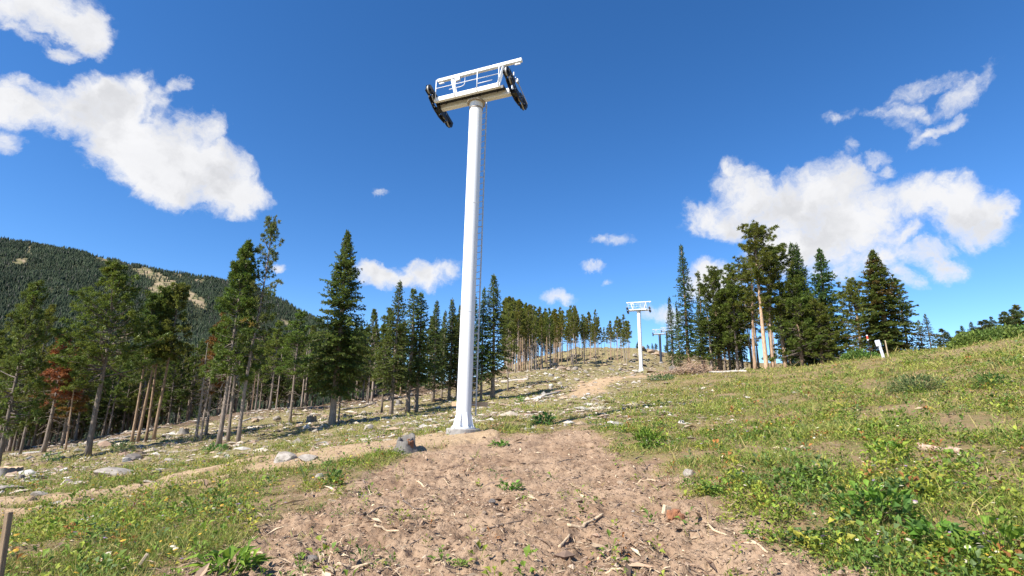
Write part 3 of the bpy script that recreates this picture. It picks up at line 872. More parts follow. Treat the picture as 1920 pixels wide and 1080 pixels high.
tree('dead_snag', 376, 826, 41, 668, "shorter grey dead tree with bare drooping branches beside its taller twin")
tree('rust_pine', 386, 815, 44, 590, "small pine with orange brown needles behind the bare grey trees")
tree('dense_pine', 409, 838, 36.5, 459, "dense dark pine with a narrow crown and a pale cut scar at its foot", ws=.98, rz=1.0, lean=.015)
tree('pine_mid', 428, 822, 39, 500, "pine with a reddish leaning trunk squeezed between the dense and the open pine", ws=.85, lean=.045)
tree('open_pine', 446, 833, 37, 420, "tallest pine of the left group, with an open wispy crown and bent trunk", ws=.78, rz=0.0)
tree('big_spruce', 622, 799, 42, 433, "big bushy spruce standing alone in the clearing left of the white tower", rz=.6)
tree('bare_pole', 634, 796, 42.6, 660, "pale bare trunk growing against the big bushy spruce")
tree('pine_mid', 543, 795, 52, 588, "pine with a straight slim trunk just left of the big spruce", ws=1.25)
tree('pine_mid', 505, 772, 66, 606, "pine behind, midway between the open pine and the big spruce", ws=1.2)
tree('pine_edge', 690, 752, 72, 585, "thin pine between the big spruce and the row of dark firs", ws=.8)
tree('bare_pole', 697, 752, 75, 580, "bare pointed dead stem right of the big spruce")
tree('fir_b', 733, 784, 50, 527, "fir with a skirt of grey dead twigs, leftmost of the row left of the tower", ws=1.2)
tree('pine_edge', 716, 768, 58, 583, "yellow green pine behind the leftmost fir of the row")
tree('fir_d', 764, 774, 53, 540, "dark fir, second in the row left of the white tower", ws=1.5)
tree('fir_d', 780, 772, 54, 548, "dark fir, third in the row left of the white tower", ws=1.4)
tree('fir_a', 812, 748, 64, 563, "slim dark fir, fourth in the row left of the white tower", ws=1.35)
tree('fir_c', 828, 742, 68, 582, "thin spire fir between two darker firs near the tower", ws=1.0)
tree('fir_a', 842, 748, 66, 560, "slim fir with a bare whip tip, just left of the white tower", ws=1.3)
tree('fir_c', 856, 742, 66, 572, "narrow fir half hidden behind the white tower")
tree('fir_a', 884, 752, 58, 548, "dark fir hard against the right side of the white tower")
tree('fir_b', 902, 750, 59, 538, "shaded fir between the tower ladder and the full dark fir", ws=.9)
tree('fir_b', 923, 748, 60, 514, "full dark fir right of the white tower, its shadow running right", ws=1.35)
tree('pine_mid', 952, 742, 70, 574, "pine at the left end of the thin stand behind the dark fir", ws=.9)

# --- right-hand stand on the ridge
tree('spire', 1292, 690, 76, 460, "tall pointed fir at the left end of the right stand, above the brush pile", ws=1.25)
tree('fir_c', 1262, 690, 90, 556, "small fir at the foot of the tall pointed fir")
tree('fir_c', 1276, 690, 86, 575, "little fir tucked left under the tall pointed fir")
tree('snag_top', 1322, 697, 74, 508, "thin fir with a bare needle top, left of the stout pine", ws=.9)
tree('fir_d', 1335, 698, 72, 560, "dark bushy fir with dead lower twigs above the brush pile", ws=1.6)
tree('fir_b', 1318, 696, 73, 570, "low dark fir with dead skirts beside the brush pile", ws=1.3)
tree('bush_pine', 1350, 698, 74, 515, "round topped pine left of the stout tan trunked pine", ws=1.0)
tree('pine_mid', 1384, 694, 72, 500, "dark pine behind the stout tan trunked pine, on its left", ws=1.35)
tree('side_pine', 1416, 692, 70, 470, "pine with an orange lower trunk leaning beside the stout pine", ws=1.15, lean=-.03)
tree('stout_pine', 1438, 697, 64, 432, "stout tall pine with a bare tan trunk, highest of the right stand", ws=1.02, lean=-.01)
tree('side_pine', 1450, 694, 64.5, 478, "second tan trunked pine close behind the stout one", ws=1.2, lean=-.03)
tree('side_pine', 1472, 684, 66, 470, "pine with a side branch reaching right, next to the double topped spruce", ws=1.35)
tree('pine_low', 1497, 680, 68, 560, "short dark pine under the double topped spruce", ws=1.5)
tree('blue_spruce', 1507, 674, 66, 455, "left half of the double topped spruce", ws=.95)
tree('blue_spruce', 1518, 673, 66.5, 457, "right half of the double topped spruce", ws=.95)
tree('bush_pine', 1503, 674, 63, 530, "broad pine in front of the double topped spruce", ws=1.2)
tree('blue_spruce', 1560, 668, 64, 466, "dense dark spruce between the double topped one and the broad brown one", ws=1.3)
tree('bush_pine', 1540, 668, 62, 570, "low bushy pine at the foot of the dense dark spruce", ws=1.4)
tree('bush_pine', 1614, 655, 60, 533, "round green pine close left of the broad brownish spruce", ws=1.2)
tree('broad_spruce', 1664, 645, 52, 468, "broad spruce with brownish boughs down to the ground, behind the white marker", ws=1.4)
tree('side_pine', 1700, 640, 56, 530, "pine with open level boughs showing right of the broad brownish spruce", ws=1.35)
tree('mist_fir', 1744, 642, 58, 588, "grey green fir right of the broad brownish spruce", ws=1.25)
tree('mist_fir', 1728, 642, 60, 600, "small grey green fir between its twin and the broad spruce", ws=1.2)
for i, (px, top, pk, lb) in enumerate([
        (1768, 618, 'far_pine', "tiny far pine just right of the grey green firs"), (1780, 622, 'fir_a', "tiny far fir second after the grey green firs"),
        (1797, 622, 'far_pine', "tiny far conifer at the left foot of the shrub bank"), (1809, 610, 'fir_b', "small far conifer rising over the left end of the shrub bank"),
        (1826, 603, 'fir_b', "small dense conifer over the shrub bank, second from its left end"), (1845, 604, 'far_pine', "left one of a far pair of ragged pines over the shrubs"),
        (1852, 602, 'far_pine', "right one of a far pair of ragged pines over the shrubs"), (1868, 593, 'fir_d', "dark conifer above the middle of the shrub bank"),
        (1893, 587, 'far_pine', "round crowned pine above the right part of the shrub bank"), (1918, 575, 'pine_mid', "pine cut by the right edge of the photo above the shrubs"),
        (1906, 583, 'far_pine', "pine just left of the one at the right edge of the photo")]):
    tree(pk, px, 640, 86 - i * .5, top, lb, "far conifers along the right skyline", ws=1.5)

# --- the dark forest edge on the left
placed = []
def scatter(n, pxr, yr, py0, protos, toprange, label, group, sep=1.5, ws=(.85, 1.25), lean=.02, ok=None, hr=None):
    k = 0; tries = 0
    while k < n and tries < n * 60:
        tries += 1
        px = rnd.uniform(*pxr); Y = rnd.uniform(*yr)
        b = at(px, py0, Y)
        if any((b[0] - q[0]) ** 2 + (b[1] - q[1]) ** 2 < sep * sep for q in placed): continue
        if ok and not ok(px, Y): continue
        placed.append((b[0], b[1]))
        z = Hs(b[0], b[1])
        h = rnd.uniform(*hr) if hr else max(4, at(px, np.interp(px, *toprange) + rnd.uniform(-14, 16), Y)[2] - z)
        pk = rnd.choice(protos)
        lab = label[PKIND[pk]] if isinstance(label, dict) else label
        tree_at(pk, b[0], b[1], h, lab, group + (" (" + PKIND[pk].replace('_', ' ') + "s)" if isinstance(label, dict) else ""), rnd.uniform(*ws), None, (rnd.uniform(-lean, lean), rnd.uniform(-lean, lean) + .01))
        k += 1
    return k
TOPL = ([-80, 0, 100, 200, 300, 400, 500, 600, 700, 760], [632, 640, 660, 668, 655, 640, 632, 628, 622, 620])
EDGE_Y = ([-80, 0, 60, 250, 400, 550, 700, 760], [58, 58, 60, 66, 72, 77, 80, 84])
scatter(140, (-90, 700), (57, 112), 820, ['pine_edge', 'pine_mid', 'pine_low', 'pine_edge', 'pine_sparse', 'fir_d', 'pine_edge', 'bare_pole', 'bare_pole'], TOPL,
        {'pine_tree': "pine with a bare grey trunk crowded into the dark forest edge on the left", 'fir_tree': "dark fir crowded into the forest edge on the left", 'dead_tree': "bare dead stem crowded into the dark forest edge on the left"},
        "trees of the dark left forest edge", 1.7, ok=lambda px, Y: Y > np.interp(px, *EDGE_Y) - .5 and Y < np.interp(px, *EDGE_Y) + 30)
scatter(26, (640, 870), (78, 112), 730, ['pine_thin', 'pine_edge', 'fir_c', 'pine_sparse', 'fir_a'], ([640, 700, 780, 870], [622, 612, 610, 600]),
        {'pine_tree': "slim pine in the shaded stand behind the row of dark firs", 'fir_tree': "slim fir in the shaded stand behind the row of dark firs"}, "trees behind the fir row", 2.0)
# --- thin lodgepole stand on the skyline behind the tower
TOPB = ([940, 965, 1000, 1040, 1070, 1100, 1150, 1190], [566, 570, 590, 592, 585, 592, 604, 604])
scatter(112, (945, 1184), (104, 158), 690, ['pine_tall', 'pine_thin', 'pine_sparse', 'pine_thin', 'pine_tall'], TOPB,
        "tall thin trunked pine in the open stand on the far hill behind the white tower", "thin pines on the far hill", 1.5, ws=(.7, .95),
        ok=lambda px, Y: Y > np.interp(px, [945, 1184], [100, 128]))
scatter(9, (1192, 1250), (196, 212), 655, ['far_pine', 'fir_b'], ([1190, 1250], [635, 640]), {'pine_tree': "tiny pine on the rocky crest between the two white topped towers", 'fir_tree': "tiny fir on the rocky crest between the two white topped towers"}, "little trees on the far crest", 2.2, hr=(2.6, 4.6), ws=(1.3, 1.8))
scatter(42, (948, 1120), (176, 205), 665, ['pine_mid', 'pine_edge', 'fir_b', 'pine_tall'], ([940, 965, 1000, 1050, 1100], [590, 600, 606, 612, 622]), {'pine_tree': "distant pine behind the crest, seen between the trunks of the thin stand", 'fir_tree': "distant fir behind the crest, seen between the trunks of the thin stand"}, "distant trees behind the thin stand", 1.5)
# --- interior of the right stand: thin trunks with sky between
scatter(34, (1335, 1560), (70, 92), 690, ['pine_thin', 'pine_sparse', 'pine_thin', 'fir_a', 'pine_edge'], ([1335, 1400, 1480, 1560], [560, 545, 560, 575]),
        {'pine_tree': "slim pine trunk in the shade inside the right stand", 'fir_tree': "slim fir in the shade inside the right stand"}, "slim trees inside the right stand", 1.6)

# --- the far wood on the mountain, too many to count
def mountain_wood():
    r = np.random.default_rng(5)
    n = 125000
    u = r.uniform(-1.45, .02, n); Y = Y_F + 30 + (Y_R + 30 - Y_F - 30) * r.random(n) ** .8
    X = u * Y
    Z = mtn_h(X, Y)
    P = np.stack([X, Y, Z], 1)
    keep = (run_mask(P) < .4) | (r.random(n) < .07)
    bare = fbm(X / 60, Y / 60, 3, 71)
    keep &= ~((bare > .64) & (r.random(n) < .6))
    P = P[keep]; n = len(P)
    h = r.uniform(5.0, 9.6, n) * (.75 + .5 * fbm(P[:, 0] / 40, P[:, 1] / 40, 2, 72)); w = h * r.uniform(.15, .23, n)
    k = 4
    th_ = np.arange(k) * 2 * math.pi / k
    Vs, Ts, Cs = [], [], []
    base = 0
    tone = np.array([.042, .058, .027])[None] * (.65 + .75 * fbm(P[:, 0] / 70, P[:, 1] / 70, 3, 73))[:, None] * r.uniform(.65, 1.4, n)[:, None]
    gy = r.random(n) < .07
    tone[gy] = np.array([.10, .092, .074]) * r.uniform(.7, 1.2, gy.sum())[:, None]
    for (z0, z1, s) in ((.10, .62, 1.0), (.42, 1.0, .66)):
        ph = r.uniform(0, 6.28, n)[:, None] + th_[None]
        rr = w[:, None] * s * r.uniform(.7, 1.25, (n, k))
        ring = np.stack([P[:, 0:1] + rr * np.cos(ph), P[:, 1:2] + rr * np.sin(ph), (P[:, 2] + h * z0)[:, None] + r.normal(0, .04, (n, k)) * h[:, None]], -1)
        tip = np.stack([P[:, 0] + r.normal(0, .12, n), P[:, 1], P[:, 2] + h * z1], -1)[:, None]
        V = np.concatenate([ring, tip], 1)
        b = base + np.arange(n)[:, None, None] * (k + 1)
        T = np.stack([np.arange(k), (np.arange(k) + 1) % k, np.full(k, k)], -1)[None] + b
        Vs.append(V.reshape(-1, 3)); Ts.append(T.reshape(-1, 3)); Cs.append(np.repeat(tone, k + 1, 0)); base += n * (k + 1)
    m = mat_leaf("far_needles", (1, 1, 1), .8, .1, 0)
    o = link("mountain_forest", mesh_np("mountain_forest", np.concatenate(Vs), None, np.concatenate(Ts), np.concatenate(Cs), False, [m]))
    setk(o, kind='stuff', label="dark conifer forest covering the mountain across the valley", category='forest')
mountain_wood()
# ------------------------------------------------------------------ lift towers
def mat_paint():
    m, nt, b = new_mat("white_paint")
    tc = nn(nt, 'ShaderNodeTexCoord'); P = tc.outputs['Object']
    mp = nn(nt, 'ShaderNodeMapping'); mp.inputs['Scale'].default_value = (7, 7, .35); nt.links.new(P, mp.inputs['Vector'])
    c = mixc(nt, smooth(nt, noise(nt, mp.outputs[0], 2.0, 6, .65), .50, .80), (.80, .80, .79), (.66, .65, .62))
    c = mixc(nt, smooth(nt, noise(nt, P, 9, 5, .6), .66, .76), c, (.55, .50, .44))
    nt.links.new(c, b.inputs['Base Color'])
    nt.links.new(smooth(nt, noise(nt, P, 4, 4), .3, .7, .38, .6), b.inputs['Roughness'])
    return m
PAINT = mat_paint()
GALV = mat_plain("galvanised_steel", (.62, .62, .61), (.48, .47, .45), .5, .25, 7, .05)
DARKST = mat_plain("dark_steel", (.022, .023, .026), (.045, .045, .046), .5, .4, 9)
BLACKP = mat_plain("dark_blue_paint", (.020, .026, .040), (.035, .042, .058), .5, 0, 3)
RUBBER = mat_plain("sheave_liner", (.50, .48, .45), (.34, .32, .30), .6, 0, 8)
RIMW = mat_plain("sheave_flange", (.012, .012, .013), (.03, .03, .03), .5, .2, 8)
CONC = mat_plain("concrete", (.36, .34, .31), (.24, .22, .20), .9, 0, 5, .4, 25)
RUSTY = mat_plain("weathered_flange", (.46, .41, .35), (.30, .25, .20), .7, 0, 9)

def ring_pts(r, z, n): 
    a = np.arange(n) * 2 * math.pi / n
    return np.stack([r * np.cos(a), r * np.sin(a), np.full(n, z)], 1)

def lathe(mb, prof, n=32, mi=0, axis='Z', c=(0, 0, 0), cap=True):
    V = np.concatenate([ring_pts(r, z, n) for r, z in prof])
    k = np.arange(n); k2 = (k + 1) % n
    Q = np.concatenate([np.stack([i * n + k, i * n + k2, (i + 1) * n + k2, (i + 1) * n + k], 1) for i in range(len(prof) - 1)])
    T = None
    if cap:
        V = np.concatenate([V, [[0, 0, prof[0][1]], [0, 0, prof[-1][1]]]]); m = len(prof) * n
        T = np.concatenate([np.stack([np.full(n, m), k2, k], 1), np.stack([np.full(n, m + 1), (len(prof) - 1) * n + k, (len(prof) - 1) * n + k2], 1)])
    if axis == 'X': V = V[:, [2, 0, 1]]
    mb.add(V + np.array(c, float), Q, T, None, mi)

RA = math.atan(.085)          # slope of the rope line
TRAIN_TILT = {-1: -.34, 1: -.24}   # no rope on the wheels yet: the trains hang nose down
def sheave_mesh():
    m = MB()
    lathe(m, [(.05, -.075), (.218, -.07), (.228, -.055), (.19, -.035)], 28, 0, 'X', cap=False)
    lathe(m, [(.19, -.035), (.19, .035)], 28, 1, 'X', cap=False)
    lathe(m, [(.19, .035), (.228, .055), (.218, .07), (.05, .075)], 28, 0, 'X', cap=False)
    lathe(m, [(.0501, -.1), (.05, .1)], 12, 2, 'X')
    for k in range(5):
        a = k * 2 * math.pi / 5
        m.box((.0, .14 * math.cos(a), .14 * math.sin(a)), (.146, .03, .09), np.array(Matrix.Rotation(a, 3, 'X')), mi=2)
    return m.mesh("sheave", [RIMW, RUBBER, DARKST])
SHEAVE = sheave_mesh()

def lift_tower(loc, Hh, rz, pole_mat, head_mat, label, group, tilt=0.0, pr=.305, ladder=True):
    e = bpy.data.objects.new("lift_tower", None); COL.objects.link(e)
    e.location = [float(v) for v in loc]; e.rotation_euler = (0, tilt, rz)
    setk(e, label=label, category='lift tower', group=group)
    f = MB(); lathe(f, [(.70, -.6), (.69, .06), (.66, .10)], 40); f.build('footing', [CONC], e)
    f = MB(); lathe(f, [(.50, .104), (.50, .15)], 40); bp = f.build('base_plate', [pole_mat], e)
    for k in range(16):
        a = (k + .5) * 2 * math.pi / 16
        b = MB(); b.tube([(.44 * math.cos(a), .44 * math.sin(a), .15), (.44 * math.cos(a), .44 * math.sin(a), .205)], .022, 6); b.build('anchor_bolt', [GALV], bp)
    for k in range(8):
        a = (k + .15) * 2 * math.pi / 8
        b = MB(); w = .012
        V = np.array([[pr - .01, -w, .153], [.455, -w, .153], [.455, -w, .19], [pr + .012, -w, .74], [pr - .01, -w, .74]])
        V2 = V.copy(); V2[:, 1] = w
        VV = np.concatenate([V, V2]); Rm = np.array(Matrix.Rotation(a, 3, 'Z'))
        Q = [[i, (i + 1) % 5, (i + 1) % 5 + 5, i + 5] for i in range(5)]
        b.add(VV @ Rm.T, Q, [[0, 2, 1], [0, 3, 2], [0, 4, 3], [5, 6, 7], [5, 7, 8], [5, 8, 9]]); b.build('gusset', [pole_mat], e)
    p = MB(); n = max(2, int(Hh / 1.5))
    prof = []
    for z in np.linspace(.153, Hh, n): prof.append((pr, z))
    lathe(p, prof, 48, cap=False)
    for zs in (Hh * .33, Hh * .66): lathe(p, [(pr - .004, zs - .016), (pr + .007, zs - .007), (pr + .007, zs + .007), (pr - .004, zs + .016)], 48, cap=False)
    p.build('pole', [pole_mat], e, True)
    p = MB(); lathe(p, [(pr + .005, Hh - .34), (pr + .02, Hh - .335), (pr + .02, Hh - .26), (pr + .005, Hh - .25)], 40, cap=False)
    lathe(p, [(.43, Hh), (.43, Hh + .045)], 40); p.build('top_flange', [RUSTY], e)
    z0 = Hh + .048
    c = MB(); c.box((0, 0, z0 + .15), (3.84, .27, .30), bev=.02)
    for s in (-1, 1): c.box((s * 1.89, 0, z0 + .15), (.03, .36, .40))
    c.build('crossarm', [head_mat], e)
    g = MB()
    g.box((-.15, -.27, z0 + .24), (3.5, .26, .03)); g.box((-.15, -.42, z0 + .22), (3.5, .04, .14))
    for x in (-1.5, -.6, .3, 1.2):
        g.tube([(x, -.20, z0 + .16), (x, -.64, z0 + .12)], .022, 5)
    g.build('grating', [DARKST], e)
    w = MB(); w.box((-.19, -.66, z0 + 0.210), (3.42, .06, .17), bev=.01); w.box((-.19, -.60, z0 + 0.105), (3.42, .15, .035)); wk = w.build('walkway_board', [head_mat], e)
    rail = MB()
    for x in (-1.82, -.78, .37, 1.46): rail.tube([(x, -.70, z0 + 0.130), (x, -.70, z0 + 1.190)], .022, 6)
    rail.tube([(-1.82, -.70, z0 + 1.190), (1.46, -.70, z0 + 1.190)], .02, 6)
    rail.tube([(-1.82, -.70, z0 + 0.750), (1.46, -.70, z0 + 0.720)], .018, 6)
    rail.tube([(-1.1, -.68, z0 + 0.550), (-.45, -.68, z0 + 0.550), (-.33, -.68, z0 + 0.590), (-.28, -.68, z0 + 0.670), (-.28, -.68, z0 + 1.140)], .018, 6)
    rail.tube([(.38, -.68, z0 + 0.490), (1.14, -.68, z0 + 0.490)], .018, 6)
    rail.build('railing', [head_mat], e, True)
    fr = MB(); fr.box((.06, 0, z0 + 1.68), (4.46, .17, .165), bev=.015); lf = fr.build('lifting_beam', [head_mat], e)
    for s in (-1, 1):
        b = MB(); b.tube([(s * 1.02, 0, z0 + .30), (s * 1.36, 0, z0 + 1.57)], .095, 4); b.build('strut', [head_mat], e)
        l = MB(); l.box((s * 2.02 + .06, .0, z0 + 1.52), (.30, .07, .09), bev=.03); l.build('lifting_lug', [head_mat], lf)
    b = MB(); b.box((-1.18, .0, z0 + 1.44), (.06, .12, .24), Matrix.Rotation(.6, 3, 'Y')); b.build('brace', [head_mat], e)
    b = MB(); b.box((-.95, -.16, z0 + 1.42), (.24, .12, .25), bev=.02); b.build('junction_box', [GALV], e)
    for s in (-1, 1):
        # a four wheel train, tilted along the rope
        RA = TRAIN_TILT[s]
        T = Matrix.Translation((s * 2.0, 0, z0 + .22)) @ Matrix.Rotation(RA, 4, 'X')
        Tn = np.array(T)
        def tf(P): P = np.atleast_2d(np.array(P, float)); return P @ Tn[:3, :3].T + Tn[:3, 3]
        a = MB()
        for o in (-.12, .12):
            pts = np.array([[-.88, -.06], [-.78, -.22], [-.28, -.36], [.28, -.36], [.78, -.22], [.88, -.06], [.78, .02], [.26, -.10], [-.26, -.10], [-.78, .02]])
            n = len(pts)
            V = np.concatenate([np.stack([np.full(n, o + d), pts[:, 0], pts[:, 1]], 1) for d in (-.018, .018)])
            Q = [[i, (i + 1) % n, (i + 1) % n + n, i + n] for i in range(n)]
            fq = [[0, 1, 6 + 3, 0]]
            T2 = []
            for q in ([0, 1, 9], [1, 2, 8], [1, 8, 9], [2, 3, 7], [2, 7, 8], [3, 4, 6], [3, 6, 7], [4, 5, 6]):
                T2.append(q); T2.append([i + n for i in q[::-1]])
            a.add(tf(V), Q, T2)
        a.tube(tf([(-.16 * s, 0, -.22), (-.02, 0, -.22), (.14, 0, -.22)]), .07, 10)
        a.box(tf((-.0, 0, -.22))[0], (.30, .30, .20))
        sa = a.build('sheave_assembly', [DARKST], e)
        for c_ in (-.78, .78):
            r_ = MB()
            for o in (-.155, .155):
                r_.box(tf((o, c_, -.01))[0], (.02, .70, .19), np.array(Matrix.Rotation(RA, 3, 'X')), bev=.008)
            r_.build('rocker', [DARKST], sa)
            for d in (-.25, .25):
                sh = link('sheave', SHEAVE, sa, tf((0, c_ + d, .02))[0], (RA, 0, 0))
        b = MB()
        for y_ in (-.45, -.25, .0, .25, .5, .8, -.8):
            p_ = tf((.11 * s, y_, -.13 - .1 * (abs(y_) < .5)))[0]; b.box(p_, (.06, .07, .06), bev=.01)
        if s > 0:
            b.tube(tf([(.2, -.55, .12), (.2, .1, .10), (.2, 1.0, .02)]), .02, 5); b.box(tf((.2, -.3, .14))[0], (.09, .16, .16)); b.box(tf((.2, -.75, .12))[0], (.03, .05, .16))
        b.build('bracket', [GALV], sa)
    if ladder:
        L = bpy.data.objects.new('ladder', None); COL.objects.link(L); L.parent = e
        A = np.array([.375, .34]); B = np.array([-.01, .47])
        zt = Hh + .2
        for q in (A, B):
            m = MB(); m.box((q[0], q[1], (zt + .62) / 2), (.045, .045, zt - .62), np.array(Matrix.Rotation(-.3, 3, 'Z'))); m.build('rail', [GALV], L)
        rung = MB(); d_ = (A - B); rung.tube([(*(B), 0), (*(A), 0)], .014, 6)
        rme = rung.mesh('rung', [GALV])
        for z in np.arange(.75, zt - .1, .30): link('rung', rme, L, (0, 0, float(z)))
        for z in np.arange(1.6, zt, 2.4):
            m = MB()
            for q in (A, B): m.tube([(q[0] * .6, q[1] * .6, z), (q[0], q[1], z)], .018, 5)
            m.build('standoff', [GALV], L)
    return e

LINE = math.atan2(at(1203, 705, 95)[0] - TW[0], 95 - 22.0)
tz = Hs(TW[0], TW[1])
top_c = at(893, 190, 22.0)
tz += .10
lift_tower((TW[0], TW[1], tz), top_c[2] - tz - .16, -LINE - R(4), PAINT, PAINT, "tall white steel lift tower in the centre, with ladder, walkway and black wheels", "lift towers climbing the slope", tilt=R(.55))
for (px, py, Y, top, pm, lb, tl) in [
        (1203, 706, 95, 584, PAINT, "smaller white lift tower farther up the slope beside the end of the dirt track", 0),
        (1240, 688, 160, 628, BLACKP, "dark lift tower with a pale head, standing below the rocky crest", 0),
        (1252, 664, 205, 622, BLACKP, "dark lift tower on the crest, second of the dark ones", 0),
        (1262, 660, 250, 631, BLACKP, "farthest dark lift tower, half hidden by the tall pointed fir", 0)]:
    b = at(px, py, Y); z = Hs(b[0], b[1]); h = at(px - (py - top) * .055, top, Y)[2] - z
    lift_tower((b[0], b[1], z + .02), max(5, h), -LINE, pm, PAINT if pm is PAINT else GALV, lb, "lift towers climbing the slope", ladder=False, pr=.33 if pm is PAINT else .36)

WOODN = mat_plain("new_lumber", (.56, .40, .24), (.44, .30, .17), .8, 0, 3, .2, 30, (1, 14, 14))
b = MB(); b.box((0, 0, 0), (1.52, .09, .19), bev=.006)
o = b.build('wooden_plank', [WOODN], None, loc=(TW[0] + .20, TW[1] + .52, tz + 1.07), rot=(0, 0, -.08))
setk(o, label="short timber plank strapped level behind the foot of the white tower", category='plank')
# ------------------------------------------------------------------ rocks, stumps, logs, sticks, markers
def rock_mesh(name, seed, mat, squash=.6, ang=1.0):
    r = np.random.default_rng(seed)
    import bmesh
    bm = bmesh.new(); bmesh.ops.create_icosphere(bm, subdivisions=3, radius=.5)
    V = np.array([v.co[:] for v in bm.verts]); F = np.array([[v.index for v in f.verts] for f in bm.faces]); bm.free()
    for _ in range(9):
        n = unit(r.normal(0, 1, 3)); d = r.uniform(.24, .42)
        k = V @ n - d; V = V - np.clip(k, 0, None)[:, None] * n * .92 * ang
    V = V * (1 + .10 * (fbm(V[:, 0] * 5 + seed, V[:, 1] * 5 + V[:, 2] * 4, 3, seed) - .5))[:, None]
    V[:, 2] *= squash / .6 * .72
    return mesh_np(name, V, None, F, np.ones((len(V), 3)) , False, [mat])
ROCKM = mat_plain("pale_granite", (.37, .325, .27), (.22, .185, .15), .9, 0, 5, .5, 22)
ROCKW = mat_plain("white_rock", (.56, .53, .48), (.36, .325, .285), .9, 0, 6, .5, 22)
ROCKT = mat_plain("tan_rock", (.42, .31, .21), (.29, .205, .135), .9, 0, 5, .5, 22)
ROCKD = mat_plain("dark_rock", (.20, .17, .145), (.12, .10, .085), .9, 0, 5, .5, 22)
ROCKS = {k: [rock_mesh('rock', 40 + i * 7 + j, m) for i in range(4)] for j, (k, m) in enumerate((('p', ROCKM), ('w', ROCKW), ('t', ROCKT), ('d', ROCKD)))}
def rock(px, py, wpx, hpx, kind, label, group=None, sink=.36):
    p = on_ground(px, py + hpx * .35)
    D = float(np.linalg.norm(p - np.array([0, 0, EYE])))
    w = wpx * D / F_PX; h = max(hpx * D / F_PX, w * .3)
    o = link('rock', rnd.choice(ROCKS[kind]), None, (p[0], p[1], p[2] + h * (.5 - sink)), (rnd.uniform(-.25, .25), rnd.uniform(-.25, .25), rnd.uniform(0, 6.28)), (w * 1.12, w * rnd.uniform(.75, 1.0), h * 1.5))
    setk(o, label=label, category='rock', group=group)
for a in [
        (222, 885, 60, 15, 'p', "long low pale boulder, largest rock on the left meadow"),
        (251, 858, 26, 13, 'd', "squared dark block with a lit top beside a pale bush on the left meadow"),
        (236, 863, 14, 9, 'w', "small white rock touching the squared dark block"),
        (20, 892, 18, 9, 't', "small tan rock near the left edge, leftmost of the rock row"), (54, 886, 24, 11, 'w', "bright rock in the row near the left edge, upper one"),
        (66, 897, 24, 10, 'p', "grey rock just below the bright one near the left edge"), (34, 898, 20, 9, 'd', "dark flat rock in the row near the left edge"),
        (74, 929, 24, 11, 'p', "pale rock left of a brown one beside the sand track"), (91, 933, 24, 12, 'd', "brown rock beside the sand track, touching a pale one"),
        (18, 921, 38, 9, 'p', "low pale rock at the left edge above the sand track"), (178, 970, 36, 13, 'w', "flat white slab in the grass near the left stake"),
        (153, 926, 15, 10, 't', "brown stone on the sand track"), (175, 929, 10, 5, 't', "little flat tan stone on the sand track right of the brown one"),
        (355, 867, 18, 8, 't', "smooth tan rock above the middle of the sand track"), (316, 864, 16, 6, 'p', "flat pale rock left of the smooth tan one"),
        (243, 884, 16, 10, 'p', "pale stone at the right end of the long low boulder"), (292, 888, 14, 8, 'd', "dim stone in the grass right of the long low boulder"),
        (427, 853, 9, 8, 'w', "tiny white rock at the foot of the left tall pines"), (120, 883, 10, 8, 'w', "little white rock left of the long low boulder"),
        (690, 800, 20, 12, 'p', "whitish rough rock in the grass left of the tower"), (775, 818, 14, 9, 'p', "grey stone left of the tower foot, the larger of two"), (796, 816, 10, 8, 'p', "grey stone left of the tower foot, the smaller of two"),
        (988, 803, 17, 10, 'w', "white rock at the upper lip of the dirt right of the tower"), (1073, 789, 17, 11, 'w', "white rock above the dirt, midway along its upper lip"), (1061, 793, 12, 8, 'p', "grey rock touching the white one above the dirt"),
        (1159, 793, 20, 10, 'w', "white rock over the dark hollow at the right of the dirt"), (1140, 802, 20, 8, 'w', "slanting white rock running down from another into the dark hollow"),
        (1277, 789, 11, 9, 'w', "small white rock alone in the grass right of the dark hollow"), (1193, 731, 10, 7, 'w', "white rock in the grass below the far white tower"),
        (1295, 880, 30, 18, 'p', "jagged pale chunk at the grass edge of the dirt"), (1045, 774, 12, 5, 'p', "low pale rock in the grass above the white rocks"),
        (905, 996, 14, 8, 't', "tan clod pair member farthest left on the dirt"), (938, 966, 13, 9, 't', "round tan stone in the middle of the dirt"), (926, 968, 10, 7, 'd', "brown stone touching the round tan stone on the dirt"), (922, 935, 15, 10, 'd', "brown clod above the round tan stone on the dirt"),
        (908, 960, 10, 7, 't', "small tan stone left of the round one on the dirt"), (895, 1022, 20, 13, 't', "broken tan clod near the middle bottom of the dirt"), (585, 1033, 22, 10, 'd', "dark clod on the left part of the dirt"), (800, 1048, 18, 10, 't', "hard crust lump at the bottom of the dirt"),
        (1163, 895, 15, 9, 't', "pale tan lump in the right half of the dirt, upper"), (1148, 905, 12, 8, 't', "pale tan lump in the right half of the dirt, lower"), (1186, 953, 8, 6, 'w', "tiny white pebble left of the orange wood chunk"),
        (1310, 1062, 30, 18, 't', "big crumbling clod at the bottom right of the dirt"), (1425, 1000, 22, 12, 't', "flat dry clod at the right edge of the dirt"), (690, 925, 26, 14, 'd', "dark overhanging clod at the left lip of the dirt"), (598, 892, 15, 12, 'p', "pale stone beside the dark green weed on the left meadow"),
        (530, 868, 56, 14, 'p', "long grey flat rock lying left of its darker neighbour by the sand track"), (578, 866, 48, 16, 'p', "grey humped rock with a ridge on the sand track edge"),
        (1490, 735, 10, 5, 'p', "small pale rock in the grass below the stout pine")]:
    rock(*a)
